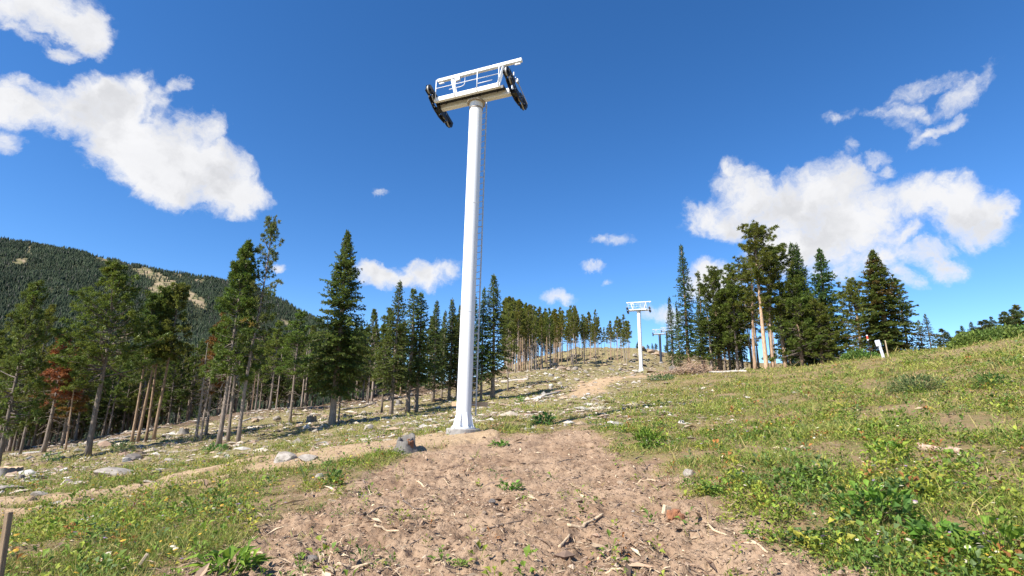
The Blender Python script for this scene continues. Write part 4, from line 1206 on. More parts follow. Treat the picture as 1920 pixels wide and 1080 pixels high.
def srocks(n, xr, yr, wr, kinds, label, group):
    k = 0
    while k < n:
        px, py = rnd.uniform(*xr), rnd.uniform(*yr)
        base_y = np.interp(px, [0, 60, 250, 400, 560, 700, 820, 900, 1000, 1180, 1300], [845, 842, 815, 790, 770, 756, 735, 712, 700, 650, 690])
        if py < base_y + 2: continue
        w = rnd.uniform(*wr)
        rock(px, py, w, w * rnd.uniform(.4, .7), rnd.choice(kinds), label, group); k += 1
srocks(46, (430, 860), (758, 815), (4, 15), 'pptw', "one of the pale rocks strewn over the logged ground left of the tower", "rocks on the logged ground left of the tower")
srocks(40, (930, 1130), (690, 760), (4, 15), 'pptw', "one of the pale rocks strewn below the thin stand right of the tower", "rocks below the thin stand")
srocks(26, (1080, 1262), (648, 705), (4, 12), 'pptd', "one of the stones on the far hillside around the far white tower", "stones on the far hillside")
srocks(24, (0, 420), (815, 870), (4, 13), 'pptd', "one of the small stones scattered before the left forest", "small stones before the left forest")
for i, (px, py, w, h) in enumerate([(1205, 654, 22, 12), (1180, 650, 18, 9), (1222, 660, 18, 9), (1236, 664, 22, 8)]):
    rock(px, py, w, h, 't' if i else 'd', ["dark outcrop block, topmost on the rocky crest", "tan outcrop block at the left of the rocky crest", "tan outcrop block right of the dark one on the crest", "low tan slab at the right end of the rocky crest"][i], "outcrop blocks on the far crest", .2)

WOODG = mat_plain("grey_dead_wood", (.40, .36, .315), (.24, .21, .18), .9, 0, 4, .5, 20, (12, 12, 1.2), attr=True)
WOODO = mat_plain("rotten_orange_wood", (.30, .125, .055), (.19, .085, .045), .9, 0, 6, .6, 25, attr=True)
CUT = mat_plain("fresh_cut_wood", (.60, .44, .26), (.46, .31, .17), .85, 0, 8, .2, 30)
def stump(px, py, wpx, hpx, label, hollow=False, orange=0.0, dark=1.0):
    p = on_ground(px, py); D = np.linalg.norm(p - np.array([0, 0, EYE])); r0 = wpx * D / F_PX / 2; h = hpx * D / F_PX
    r = np.random.default_rng(int(px)); n = 28; a = np.arange(n) * 2 * math.pi / n
    nz = 1 + .10 * np.sin(a * 3 + r.uniform(0, 6)) + .08 * np.sin(a * 5 + r.uniform(0, 6)) + r.normal(0, .03, n)
    b = MB(); rings = []
    for (k, z) in ((1.55, -.35 * h), (1.18, .12 * h), (1.0, .45 * h), (.96, 1.0 * h)):
        zz = np.full(n, z) + ((r.normal(0, .06, n) + (.34 * np.sin(a + .5) if hollow else 0)) * h if z > .9 * h else 0)
        rings.append(np.stack([r0 * k * nz * np.cos(a), r0 * k * nz * np.sin(a), zz], 1))
    if hollow:
        rings.append(rings[-1] * np.array([.72, .72, 1]) + np.array([0, 0, -.03 * h])); rings.append(rings[-1] * np.array([.8, .8, .25]))
    V = np.concatenate(rings); k = np.arange(n); k2 = (k + 1) % n
    Q = np.concatenate([np.stack([i * n + k, i * n + k2, (i + 1) * n + k2, (i + 1) * n + k], 1) for i in range(len(rings) - 1)])
    mi = np.zeros(len(Q))
    e = bpy.data.objects.new('stump', None); COL.objects.link(e); e.location = [float(v) for v in p]
    setk(e, label=label, category='stump')
    b.add(V, Q, None, np.full((len(V), 3), dark * (.48 if hollow else 1.0))); b.build('bark', [WOODG], e, True)
    c = MB()
    if hollow:
        c.add(np.concatenate([rings[-1] * np.array([1.02, 1.02, 1]) + np.array([0, 0, .01]), [[0, 0, rings[-1][:, 2].mean()]]]), None, np.stack([k, k2, np.full(n, n)], 1))
        for j in range(9):
            q = r.uniform(-1.0, .9); c.box((r0 * .72 * math.cos(q), r0 * .72 * math.sin(q), h * r.uniform(.3, .62)), (r0 * .22, r0 * .34, h * r.uniform(.6, 1.0)), np.array(Matrix.Rotation(q, 3, 'Z') @ Matrix.Rotation(r.normal(0, .14), 3, 'X')), bev=.01)
        
        for j in range(7):
            q = r.uniform(-1.5, -.2); c.box((r0 * .98 * math.cos(q), r0 * .98 * math.sin(q), h * r.uniform(.25, .55)), (r0 * .12, r0 * .30, h * r.uniform(.5, .8)), np.array(Matrix.Rotation(q, 3, 'Z') @ Matrix.Rotation(r.normal(0, .12), 3, 'X')), bev=.01)
        c.build('rotten_core', [WOODO], e)
    else:
        top = rings[-1]
        c.add(np.concatenate([top * .985 + np.array([0, 0, .012]), [[0, 0, h * 1.01]]]), None, np.stack([k, k2, np.full(n, n)], 1)); c.build('cut_top', [CUT], e)
stump(760, 852, 32, 19, "hollow grey stump with an orange rotten core below the tower's sand", True)
stump(583, 793, 16, 11, "dark stump with a pale cut top left of the big spruce", dark=.5)
stump(14, 893, 26, 12, "dark stump at the left edge among the rocks", dark=.6)
stump(435, 781, 18, 8, "broad low stump behind the two left tall pines")
stump(748, 757, 10, 8, "small stump in front of the fir row", dark=.7)
stump(1262, 700, 12, 11, "orange topped stump beside the brush pile near the far white tower", True)
stump(345, 812, 12, 9, "low brown stump right of the four slender pines", dark=.6)
stump(880, 735, 9, 7, "little stump in the shade right of the white tower", dark=.8)

LOGM = WOODG
def log(P, rad, label, name='log', mat=None, cat='log', col=1.0, group=None, sides=9, lift=.6, knots=0):
    """P: list of ground photo points it lies along"""
    Q = np.array([on_ground(*p) for p in P])
    t = np.linspace(0, 1, max(6, 3 * len(P))); s = np.linspace(0, 1, len(Q))
    X = np.stack([np.interp(t, s, Q[:, k]) for k in range(3)], 1)
    gz = H(X[:, 0], X[:, 1]); X[:, 2] = np.maximum(X[:, 2], gz - rad * .3) + rad * lift
    r = np.random.default_rng(int(P[0][0] * 7 + P[0][1]))
    o_ = X.mean(0)
    wob = np.cumsum(r.normal(0, rad * .35, X.shape), 0); wob -= np.linspace(0, 1, len(X))[:, None] * wob[-1]
    X = X + wob * np.array([1, 1, .4]) - o_
    b = MB(); rr = rad * np.linspace(1.0, .68, len(X)) * r.uniform(.9, 1.1, len(X))
    b.tube(X, rr, sides, True, np.full((len(X), 3), col))
    for q in range(knots):
        i = r.integers(1, len(X) - 1); d = unit(r.normal(0, 1, 3) + np.array([0, 0, .8])); L = rad * r.uniform(2, 6)
        b.tube(np.stack([X[i], X[i] + d * L * .5, X[i] + d * L + r.normal(0, .1 * L, 3)]), [rad * .35, rad * .25, rad * .1], 4, True, np.full((3, 3), col))
    ob = b.build(name, [mat or LOGM], None, True, loc=o_)
    setk(ob, label=label, category=cat, group=group)
    return ob
log([(1722, 838), (1762, 841), (1800, 847)], .085, "pinkish bare log lying in the right meadow", col=np.array([1.5, 1.15, .95]))
log([(1332, 701), (1360, 705), (1400, 704)], .16, "pale log lying right of the brush pile", col=1.5, knots=3)
log([(20, 852), (90, 845), (146, 832)], .14, "long grey log along the left forest edge", col=.95, knots=3)
log([(150, 830), (230, 818), (300, 806)], .13, "grey log along the forest edge behind the four slender pines", col=.95, knots=4)
log([(80, 856), (130, 848)], .11, "short grey log below the long log of the left forest edge", col=1.05)
log([(455, 790), (470, 787), (492, 784)], .12, "log stub behind the open crowned pine", col=1.1)
log([(640, 770), (680, 763), (705, 755)], .13, "fallen log behind the big spruce", col=.8, knots=4)
log([(940, 722), (975, 718), (990, 717)], .22, "thick pale log below the thin stand on the hill", col=1.5)
log([(1015, 742), (1050, 735)], .15, "pale log at the edge of the far bare track", col=1.4)
log([(835, 752), (850, 750)], .12, "weathered log end left of the tower shaft", col=.9)
log([(1280, 703), (1310, 696), (1322, 690)], .17, "broken pale log thrust out of the brush pile", col=1.5, knots=3)
log([(1288, 694), (1306, 688), (1318, 694)], .13, "tan log across the top of the brush pile", col=np.array([1.5, 1.2, .9]), lift=5.0)
log([(985, 780), (1004, 778)], .05, "pale limb in the grass right of the tower", col=1.5)
log([(1180, 925 - 90), (1172, 833)], .06, "bark covered root in the dark hollow", col=.6)

def stick(P, rad, label, col=1.0, group=None, lift=.8, name='stick'):
    return log(P, rad, label, name, WOODG, 'stick', col, group, 5, lift)
PALE = np.array([1.75, 1.45, 1.05]); DK = np.array([.5, .42, .38])
for a in [
        ([(1062, 990), (1088, 986), (1110, 976), (1130, 970)], .030, "thick pale peeled stick right of the centre of the dirt", PALE),
        ([(1048, 1018), (1060, 1006), (1068, 998)], .022, "short pale stick below the thick peeled one", PALE),
        ([(630, 1053), (660, 1054), (696, 1050)], .022, "pale stick on the lower left dirt, long and straight", PALE),
        ([(700, 995), (725, 994), (748, 1000)], .022, "pale bent stick left of the dirt's centre", PALE),
        ([(674, 974), (690, 962), (712, 954), (735, 955)], .016, "dark curved root on the left half of the dirt", DK),
        ([(756, 950), (775, 956), (792, 956)], .018, "dark stick beside the dark curved root", DK),
        ([(795, 956), (818, 950)], .014, "thin pale twig pointing right from the dark stick", PALE),
        ([(905, 985), (940, 984), (980, 976)], .014, "long brown twig lying level below the clods", DK),
        ([(965, 1028), (980, 1018), (1004, 1016)], .016, "forked looking pale twig on the lower dirt", PALE),
        ([(1095, 920), (1110, 928), (1125, 930)], .013, "dark twig in the right half of the dirt", DK),
        ([(1195, 903), (1220, 899), (1240, 900)], .022, "pale stick at the upper right of the dirt", PALE),
        ([(1275, 905), (1300, 906), (1325, 906)], .020, "pale stick below the jagged chunk at the grass edge", PALE),
        ([(1135, 1074), (1160, 1072), (1196, 1071)], .017, "pale twig at the bottom edge of the dirt", PALE),
        ([(1120, 1046), (1132, 1035), (1140, 1025)], .018, "pale bark strip near the bottom of the dirt", PALE),
        ([(1370, 950), (1385, 946)], .022, "pale stick end at the right edge of the dirt", PALE),
        ([(1310, 990), (1340, 998), (1365, 1004)], .020, "pale stick below the orange wood chunk", PALE),
        ([(1205, 880), (1214, 868), (1222, 862)], .018, "dark twig reaching up from the upper right dirt", DK),
        ([(1045, 868), (1065, 863), (1085, 858)], .016, "dark twig near the upper middle of the dirt", DK),
        ([(780, 905), (795, 912), (802, 908)], .026, "pale splinter on the left hump of the dirt", PALE),
        ([(745, 922), (752, 930), (756, 940)], .014, "dark forked twig below the pale splinter", DK),
        ([(815, 918), (825, 922)], .014, "small pale twig right of the pale splinter", PALE),
        ([(530, 1003), (550, 998), (568, 990)], .016, "brown twig at the left edge of the dirt", DK),
        ([(465, 1029), (495, 1030)], .020, "pale stick at the far left of the dirt", PALE),
        ([(1390, 1016), (1420, 1030), (1440, 1036)], .022, "pale curled bark at the right side of the dirt", PALE),
        ([(875, 915), (895, 910)], .012, "thin brown twig above the clods", DK), ([(1150, 955), (1165, 945)], .014, "brown twig left of the orange chunk", DK),
        ([(1010, 935), (1030, 925)], .012, "thin dark twig in the middle of the dirt", DK), ([(600, 968), (640, 958)], .016, "pale twig on the left slope of the dirt", PALE)]:
    stick(a[0], a[1], a[2], a[3])
i = 0
while i < 76:
    px, py = rnd.uniform(520, 1500), rnd.uniform(840, 1075)
    p = cast(px, py)
    if poly_sd(np.array([p[0]]), np.array([p[1]]), DIRT)[0] < .15: continue
    L = rnd.uniform(8, 26); a_ = rnd.uniform(-.5, .5)
    stick([(px, py), (px + L * math.cos(a_) * .5, py + L * .5 * math.sin(a_) + rnd.uniform(-3, 3)), (px + L * math.cos(a_), py + L * math.sin(a_))], rnd.uniform(.006, .014),
          "small twig scattered over the bare dirt", rnd.choice([PALE, DK, PALE * .8, DK * 1.5]), "small twigs on the dirt"); i += 1

def post_between(name, b_, t_, size, mat, label, cat, rz=0.0):
    b_, t_ = np.array(b_, float), np.array(t_, float); d = t_ - b_; L = np.linalg.norm(d)
    q = Vector(d).to_track_quat('Z', 'Y').to_matrix() @ Matrix.Rotation(rz, 3, 'Z')
    m = MB(); m.box((0, 0, L / 2), (size[0], size[1], L), bev=min(size) * .12)
    o = m.build(name, [mat], None, loc=b_); o.rotation_euler = q.to_euler(); setk(o, label=label, category=cat)
    return o
WOODS = mat_plain("survey_stake_wood", (.34, .235, .14), (.24, .16, .095), .85, 0, 4, .3, 30, (14, 14, 1.5))
WOODP = mat_plain("pale_split_wood", (.60, .48, .32), (.46, .34, .21), .85, 0, 4, .3, 30, (14, 14, 1.5))
t_ = at(17, 960, 5.15); g_ = at(9, 1085, 5.1); post_between('wooden_stake', (g_[0] - .01, g_[1], Hs(g_[0], g_[1]) - .2), t_, (.05, .045), WOODS, "brown wooden survey stake standing at the lower left edge", 'stake', .3)
g_ = on_ground(248, 1076); t_ = at(276, 1039, g_[1] + .02); post_between('split_stake', g_ - np.array([0, 0, .03]), t_, (.05, .03), WOODP, "pale broken stake leaning in the grass at the lower left", 'stake', .2)
g_ = on_ground(172, 1066); t_ = at(208, 1038, g_[1] + .12); post_between('split_stake', g_, t_, (.05, .022), WOODP, "second pale split stake lying left of the leaning one", 'stake', .2)

# white marker post, thin stake, striped pole on the right ridge
WHITE = mat_plain("marker_white", (.80, .81, .84), (.70, .71, .74), .5, 0, 5)
g_ = at(1657, 668, 44); gz = Hs(g_[0], g_[1]); px2 = 44 / F_PX
m = bpy.data.objects.new('marker_post', None); COL.objects.link(m); m.location = (g_[0], g_[1], gz - .1); m.rotation_euler = (.0, -.20, .1)
setk(m, label="white marker post with a wider white head on the right ridge", category='marker')
b = MB(); b.box((0, 0, .72), (.22, .10, 1.44), bev=.015); b.build('post', [WHITE], m)
b = MB(); b.box((-.075, -.003, 1.42), (.40, .13, .50), bev=.015); b.build('head', [WHITE], m)
g_ = at(1665, 664, 44.3); t_ = at(1659.5, 638, 44.3); post_between('thin_stake', (g_[0], g_[1], Hs(g_[0], g_[1]) - .1), t_, (.09, .05), WOODP, "thin pale stake right beside the white marker post", 'stake')
g_ = at(1634, 668, 47); gz = Hs(g_[0], g_[1])
m = bpy.data.objects.new('striped_pole', None); COL.objects.link(m); m.location = (g_[0], g_[1], gz - .1); m.rotation_euler = (0, -.06, 0)
setk(m, label="thin dark pole with a red and white striped tip against the dark spruces", category='marker pole')
tz_ = at(1630, 628, 47)[2] - gz + .1
b = MB(); b.tube([(0, 0, 0), (0, 0, tz_ - .5)], .03, 8); b.build('shaft', [DARKST], m)
RED = mat_plain("red_tape", (.62, .07, .03), (.5, .05, .025), .5, 0, 6)
b = MB(); b.tube([(0, 0, tz_ - .5), (0, 0, tz_ - .38)], .07, 12, mi=0); b.tube([(0, 0, tz_ - .38), (0, 0, tz_ - .10)], .08, 12, mi=1); b.tube([(0, 0, tz_ - .10), (0, 0, tz_)], .065, 12, mi=0); b.build('striped_tip', [WHITE, RED], m)
# orange wood chunk on the dirt
p = on_ground(1267, 968)
r = np.random.default_rng(4)
b = MB()
for j in range(9):
    q = r.normal(0, .035, 3); b.box((q[0], q[1] * .7, .05 + abs(q[2]) * .5), (r.uniform(.06, .13), r.uniform(.06, .1), r.uniform(.08, .15)), np.array(Matrix.Rotation(r.uniform(-.4, .4), 3, 'Y') @ Matrix.Rotation(r.uniform(0, 3), 3, 'Z')), np.full(3, 1.0), bev=.014)
o = b.build('wood_chunk', [WOODO], None, loc=p); setk(o, label="crumbled orange rotten wood chunk on the right of the dirt", category='wood chunk')
p = on_ground(1250, 967)
b = MB(); b.box((0, 0, .06), (.13, .06, .14), np.array(Matrix.Rotation(.3, 3, 'Y')), bev=.012); o = b.build('wood_chunk', [WOODP], None, loc=p, rot=(0, 0, .4)); setk(o, label="pale split wood block leaning on the orange rotten chunk", category='wood chunk')
p = on_ground(1168, 834)
b = MB(); b.box((0, 0, .07), (.50, .22, .10), np.array(Matrix.Rotation(-.35, 3, 'Y')), np.full(3, 1.15), bev=.03); o = b.build('wood_chunk', [WOODO], None, loc=p, rot=(0, 0, .5)); setk(o, label="orange slab of rotten wood in the dark hollow above the dirt", category='wood chunk')

# brush pile
r = np.random.default_rng(77)
p = on_ground(1302, 702)
b = MB()
for k in range(340):
    q = np.array([r.normal(0, 1.9), r.normal(0, .8), 0]); q[2] = abs(r.normal(0, .75)) * max(.1, 1 - abs(q[0]) / 4.2)
    d = unit(r.normal(0, 1, 3) * np.array([1, .6, .38])); L = r.uniform(.5, 2.2)
    s = np.linspace(-.5, .5, 4)[:, None]
    c = np.array([[1.3, 1.0, .8], [1.6, 1.3, 1.0], [.6, .5, .42], [.9, .62, .45]][r.integers(0, 4)])
    b.tube(q + d * L * s + r.normal(0, .05, (4, 3)) + np.array([0, 0, .15]), np.linspace(.035, .012, 4) * r.uniform(.6, 1.6), 4, False, np.repeat(c[None], 4, 0))
o = b.build('brush_pile', [WOODG], None, loc=p); setk(o, label="tangled pile of cut brush and branches under the tall pointed fir", category='brush pile', kind='stuff')
# ------------------------------------------------------------------ ground cover
LEAFM = mat_leaf("ground_leaves", (1.26, 1.26, 1.0), .6, .36, 0)
def polar(n, r0, r1, seed, a0=-50, a1=50, power=1.0):
    r = np.random.default_rng(seed)
    q = r0 * (r1 / r0) ** (r.random(n) ** power); a = R(1) * r.uniform(a0, a1, n)
    return q * np.sin(a), q * np.cos(a), q, r

def tone(n, r, stops, w):
    """mix of natural leaf colours: stops (k,3) with weights (n,k)"""
    w = w / w.sum(1, keepdims=True); c = np.cumsum(w, 1); u = r.random(n)[:, None]
    ix = (u > c).sum(1).clip(0, len(stops) - 1)
    return np.array(stops)[ix] * r.uniform(.7, 1.3, n)[:, None]

GSTOPS = [(.105, .165, .030), (.155, .190, .040), (.235, .225, .065), (.35, .27, .135), (.22, .13, .07), (.070, .115, .034)]
def grass():
    x, y, q, r = polar(250000, 3.2, 95, 1, -66, 66)
    v, d, s, deb, ff = veg(x, y)
    v = np.maximum(v * (1 - .25 * sstep(q, 40, 90)), .006 * (d > .5))
    k = r.random(len(x)) < v
    x, y, q, d, deb = x[k], y[k], q[k], d[k], deb[k]
    z = H(x, y)
    dry = np.clip(fbm(x * .16, y * .16, 4, 81) * 1.5 - .35 + .35 * deb + .25 * sstep(q, 12, 40), 0, 1)
    lush = sstep(x - .15 * y, .5, 3.5) * (1 - sstep(q, 14, 40))
    nb = 7
    n = len(x)
    hb = (.035 + .13 * sstep(fbm(x * .9, y * .9, 4, 82), .34, .70)) * (1 - .25 * (1 - lush) * (q < 14)) * (1 + .5 * sstep(q, 15, 40))
    X = np.repeat(x, nb) + r.normal(0, 1, n * nb) * np.repeat(.05 + .006 * q, nb)
    Y = np.repeat(y, nb) + r.normal(0, 1, n * nb) * np.repeat(.05 + .006 * q, nb)
    Z = np.repeat(z, nb)
    Qd = np.repeat(q, nb); Hb = np.repeat(hb, nb) * r.uniform(.45, 1.4, n * nb)
    bunch = np.repeat((fbm(x * .5 + 8, y * .5, 3, 84) > .53) & (r.random(n) < .30), nb); Hb[bunch] *= r.uniform(1.3, 2.4, bunch.sum())
    tall = r.random(n * nb) < .03; Hb[tall] *= 1.9
    a = r.uniform(0, 6.28, n * nb); ln = r.uniform(.2, 1.7, n * nb)
    dr = unit(np.stack([np.cos(a) * ln, np.sin(a) * ln, np.full(n * nb, 1.0)], 1))
    sd = unit(np.cross(dr, r.normal(0, 1, (n * nb, 3))))
    W = np.maximum(.007, .00082 * Qd) * r.uniform(.7, 1.6, n * nb)
    w = np.stack([.5 + .8 * lush, 1.0 - .0 * dry, .55 + .7 * dry, .32 + .75 * dry, .18 + .35 * dry, .22 + .2 * lush], 1)
    ct = tone(n, r, GSTOPS, w)
    c = np.repeat(ct, nb, 0) * r.uniform(.6, 1.4, n * nb)[:, None]
    c[bunch] = c[bunch] * .35 + np.array([.25, .26, .075]) * .75
    c[tall] = np.array([.38, .30, .13])
    b = MB(); upv = np.cross(sd, dr)
    b.kites(np.stack([X, Y, Z - .02], 1), dr, sd, Hb, W, .14, .5, upv, c)
    o = b.build('grass', [LEAFM]); setk(o, kind='stuff', label="yellow green meadow grass growing over the slope", category='grass')
grass()

def leaves(b, base, d, L, Wd, c, r):
    """broad leaves folded along the midrib"""
    n = len(L); up = np.array([0, 0, 1.0])
    sd = unit(np.cross(d, up + r.normal(0, .25, (n, 3))))
    nr = np.cross(sd, d)
    l = L[:, None]; w = Wd[:, None]
    m = base + d * l * .5 + nr * l * .10
    tip = base + d * l - up * l * r.uniform(.0, .35, n)[:, None]
    V = np.stack([base, m + sd * w * .5 + nr * w * .12, m - nr * w * .06, m - sd * w * .5 + nr * w * .12, tip], 1).reshape(-1, 3)
    i = np.arange(n)[:, None] * 5
    T = np.concatenate([i + np.array([[0, 2, 1]]), i + np.array([[0, 3, 2]]), i + np.array([[2, 4, 1]]), i + np.array([[3, 4, 2]])])
    b.add(V, None, T, np.repeat(c, 5, 0))
WSTOPS = [(.125, .195, .030), (.090, .155, .034), (.195, .235, .038), (.27, .26, .045), (.105, .155, .065), (.28, .13, .045)]
def weeds():
    b = MB()
    x, y, q, r = polar(62000, 3.2, 50, 2, -66, 66)
    v, d, s, deb, ff = veg(x, y)
    lush = sstep(x - .10 * y, .3, 2.2)
    pat = fbm(x * .55, y * .55, 3, 91)
    pr = v * (.10 + .9 * lush * sstep(pat, .33, .50) + .95 * (1 - lush) * (1 - .5 * sstep(q, 12, 25)) * sstep(pat, .40, .56))
    pr = pr * (1 - .75 * deb)
    pr = np.maximum(pr, .012 * (d > .5) * (q < 14))
    edge_ = np.exp(-(poly_sd(x, y, DIRT) / .45) ** 2) * (x > 0) * (q < 22)
    pr = np.maximum(pr, .42 * edge_ * sstep(pat, .42, .56))
    k = r.random(len(x)) < pr
    x, y, q, pat = x[k], y[k], q[k], pat[k]; n = len(x); z = H(x, y)
    nl = 10
    sz = np.clip(np.exp(r.normal(-.45, .34, n)), .3, 1.15) * (1 + .022 * q)
    kind = fbm(x * .9 + 50, y * .9, 2, 92)
    w = np.stack([np.full(n, 1.0), .3 + 2 * (kind < .42), .4 + 1.6 * (kind > .56), .30 + 0 * x, .8 * (kind < .46), .14 + 0 * x], 1)
    ct = tone(n, r, WSTOPS, w)
    N = n * nl
    a = np.tile(np.arange(nl) * 2.399, n) + np.repeat(r.uniform(0, 6.28, n), nl) + r.normal(0, .3, N)
    S_ = np.repeat(sz, nl)
    lv = np.tile(np.linspace(0, 1, nl), n)
    e = .15 + .75 * lv + r.normal(0, .2, N)
    rad = .11 * S_ * (1 - .6 * lv) * r.uniform(.3, 1.1, N); hh = (.02 + .13 * lv * r.uniform(.5, 1.3, N) * np.repeat(np.where(r.random(n) < .25, 2.1, 1.0), nl)) * S_
    base = np.stack([np.repeat(x, nl) + rad * np.cos(a), np.repeat(y, nl) + rad * np.sin(a), np.repeat(z, nl) + hh], 1)
    dr = np.stack([np.cos(a) * np.cos(e), np.sin(a) * np.cos(e), np.sin(e)], 1)
    L = r.uniform(.05, .115, N) * S_; narrow = np.repeat(r.random(n) < .35, nl)
    Wd = L * np.where(narrow, .26, r.uniform(.42, .7, N))
    leaves(b, base, dr, L, Wd, np.repeat(ct, nl, 0) * r.uniform(.75, 1.3, N)[:, None], r)
    # stems
    m = r.random(n) < .6
    b.kites(np.stack([x, y, z], 1)[m], unit(np.stack([r.normal(0, .15, m.sum()), r.normal(0, .15, m.sum()), np.ones(m.sum())], 1)), np.tile([1.0, 0, 0], (m.sum(), 1)), .2 * sz[m], np.full(m.sum(), .008), 0, .5, None, ct[m])
    o = b.build('weeds', [LEAFM]); setk(o, kind='stuff', label="leafy green ground cover thick on the right of the dirt", category='ground cover')
weeds()

def leafy_plant(px, py, wpx, label, stops, n=60, tall=1.0, broad=.5, name='leafy_plant', leaf=.12, group=None):
    p = on_ground(px, py); D = np.linalg.norm(p - np.array([0, 0, EYE])); w = wpx * D / F_PX / 2
    r = np.random.default_rng(int(px * 3 + py)); b = MB()
    a = r.uniform(0, 6.28, n); q = np.sqrt(r.random(n)) * w * .8; lv = r.random(n)
    h = lv * w * 1.1 * tall * (1 - .5 * (q / w) ** 2)
    e = .1 + .8 * lv + r.normal(0, .25, n)
    base = np.stack([q * np.cos(a), q * np.sin(a), h], 1); dr = np.stack([np.cos(a) * np.cos(e), np.sin(a) * np.cos(e), np.sin(e)], 1)
    L = leaf * r.uniform(.6, 1.4, n) * (w / .2) ** .5
    c = np.array(stops)[r.integers(0, len(stops), n)] * r.uniform(.75, 1.3, n)[:, None]
    leaves(b, base, dr, L, L * broad * r.uniform(.7, 1.2, n), c, r)
    s = r.integers(0, n, n // 3)
    for i in s: b.tube(np.stack([base[i] * np.array([.2, .2, 0]), base[i] * np.array([.7, .7, .6]), base[i]]), .004, 3, False, np.array([.09, .12, .04]))
    o = b.build(name, [LEAFM], None, loc=p); setk(o, label=label, category='plant', group=group)
BR = [(.10, .20, .028), (.14, .24, .035), (.08, .16, .026)]
DG = [(.065, .135, .035), (.085, .16, .042)]
YG = [(.24, .29, .04), (.18, .24, .035), (.12, .19, .035)]
leafy_plant(432, 1064, 78, "bright green broad leaved plant at the lower left edge of the dirt", BR, 90, .7, .32, leaf=.2)
leafy_plant(625, 908, 40, "dark green bushy weed at the left lip of the dirt", DG, 110, 1.0, .5, leaf=.10)
leafy_plant(958, 914, 46, "green weed clump in the middle of the dirt", BR, 90, .5, .5, leaf=.08)
leafy_plant(935, 832, 40, "flat green weed at the top left of the dirt near the tower", BR, 60, .35, .5, leaf=.12)
leafy_plant(860, 1064, 34, "small green weed at the bottom of the dirt", BR, 50, .4, .5, leaf=.06)
leafy_plant(990, 930, 22, "small weed right of the middle clump on the dirt", BR, 36, .4, .5, leaf=.06)
leafy_plant(920, 882, 22, "tiny weed above the middle clump on the dirt", BR, 30, .4, .5, leaf=.06)
leafy_plant(1215, 836, 60, "lush green weed at the top right corner of the dirt", BR, 140, .8, .4, leaf=.14)
leafy_plant(1335, 925, 44, "broad leaved weed creeping onto the dirt from the right", DG, 70, .5, .55, leaf=.13)
leafy_plant(1510, 1010, 46, "leafy weed beside the yellow leaf at the right grass edge", DG, 70, .5, .6, leaf=.09)
leafy_plant(1405, 1000, 30, "small weed on the dirt's right edge", BR, 44, .4, .5, leaf=.07)
leafy_plant(1640, 985, 120, "bushy leafy weed standing at the dirt's right edge", BR + DG, 240, .75, .5, leaf=.09)
leafy_plant(1665, 860, 70, "yellow green low plant in the right meadow", YG, 130, .5, .5, leaf=.10)
leafy_plant(1700, 930, 80, "pale green rosette clump in the right meadow", [(.10, .16, .06), (.12, .18, .07)], 120, .4, .5, leaf=.10)
leafy_plant(1720, 735, 90, "big grey green bushy herb on the right slope", [(.12, .165, .075), (.14, .18, .085)], 900, .55, .3, leaf=.07)
leafy_plant(1860, 725, 50, "dark green bush near the right edge of the slope", DG, 500, .7, .4, leaf=.07)
leafy_plant(230, 852, 34, "pale topped bush beside the squared dark block", [(.16, .19, .09), (.20, .21, .12), (.05, .08, .025)], 200, .8, .4, leaf=.12)
leafy_plant(95, 866, 26, "dark low bush before the left forest", DG, 120, .9, .4, leaf=.12)
leafy_plant(405, 846, 40, "dark green low plant at the foot of the two left tall pines", DG, 120, .4, .4, leaf=.14)
leafy_plant(975, 752, 22, "bright green bush below the full dark fir's shadow", BR, 120, .9, .4, leaf=.14)
leafy_plant(1020, 795, 50, "green leafy patch above the dirt right of the tower", DG, 140, .6, .4, leaf=.14)
leafy_plant(1240, 715, 60, "blue green herb patch right of the far bare track", [(.10, .15, .07)], 400, .3, .3, leaf=.12)
leafy_plant(1880, 1060, 110, "tall broad leaved weed in the lower right corner", BR, 130, .8, .35, leaf=.10)
leafy_plant(1770, 1030, 90, "leafy weed left of the one in the lower right corner", BR + DG, 140, .7, .5, leaf=.10)
p = on_ground(575, 905); b = MB(); r = np.random.default_rng(9)
for k in range(7):
    s = np.linspace(0, 1, 7); L = r.uniform(.45, .95); c_ = r.uniform(.25, .6)
    b.tube(np.stack([-s * L * c_ + r.normal(0, .03) , r.normal(0, .12) * s, s * L * (1 - .25 * s)], 1), np.linspace(.006, .002, 7), 3, False, np.array([.10, .13, .06]))
o = b.build('tall_grass', [LEAFM], None, loc=p); setk(o, label="tall dark grass stalks leaning left in front of the grey humped rock", category='grass tuft')
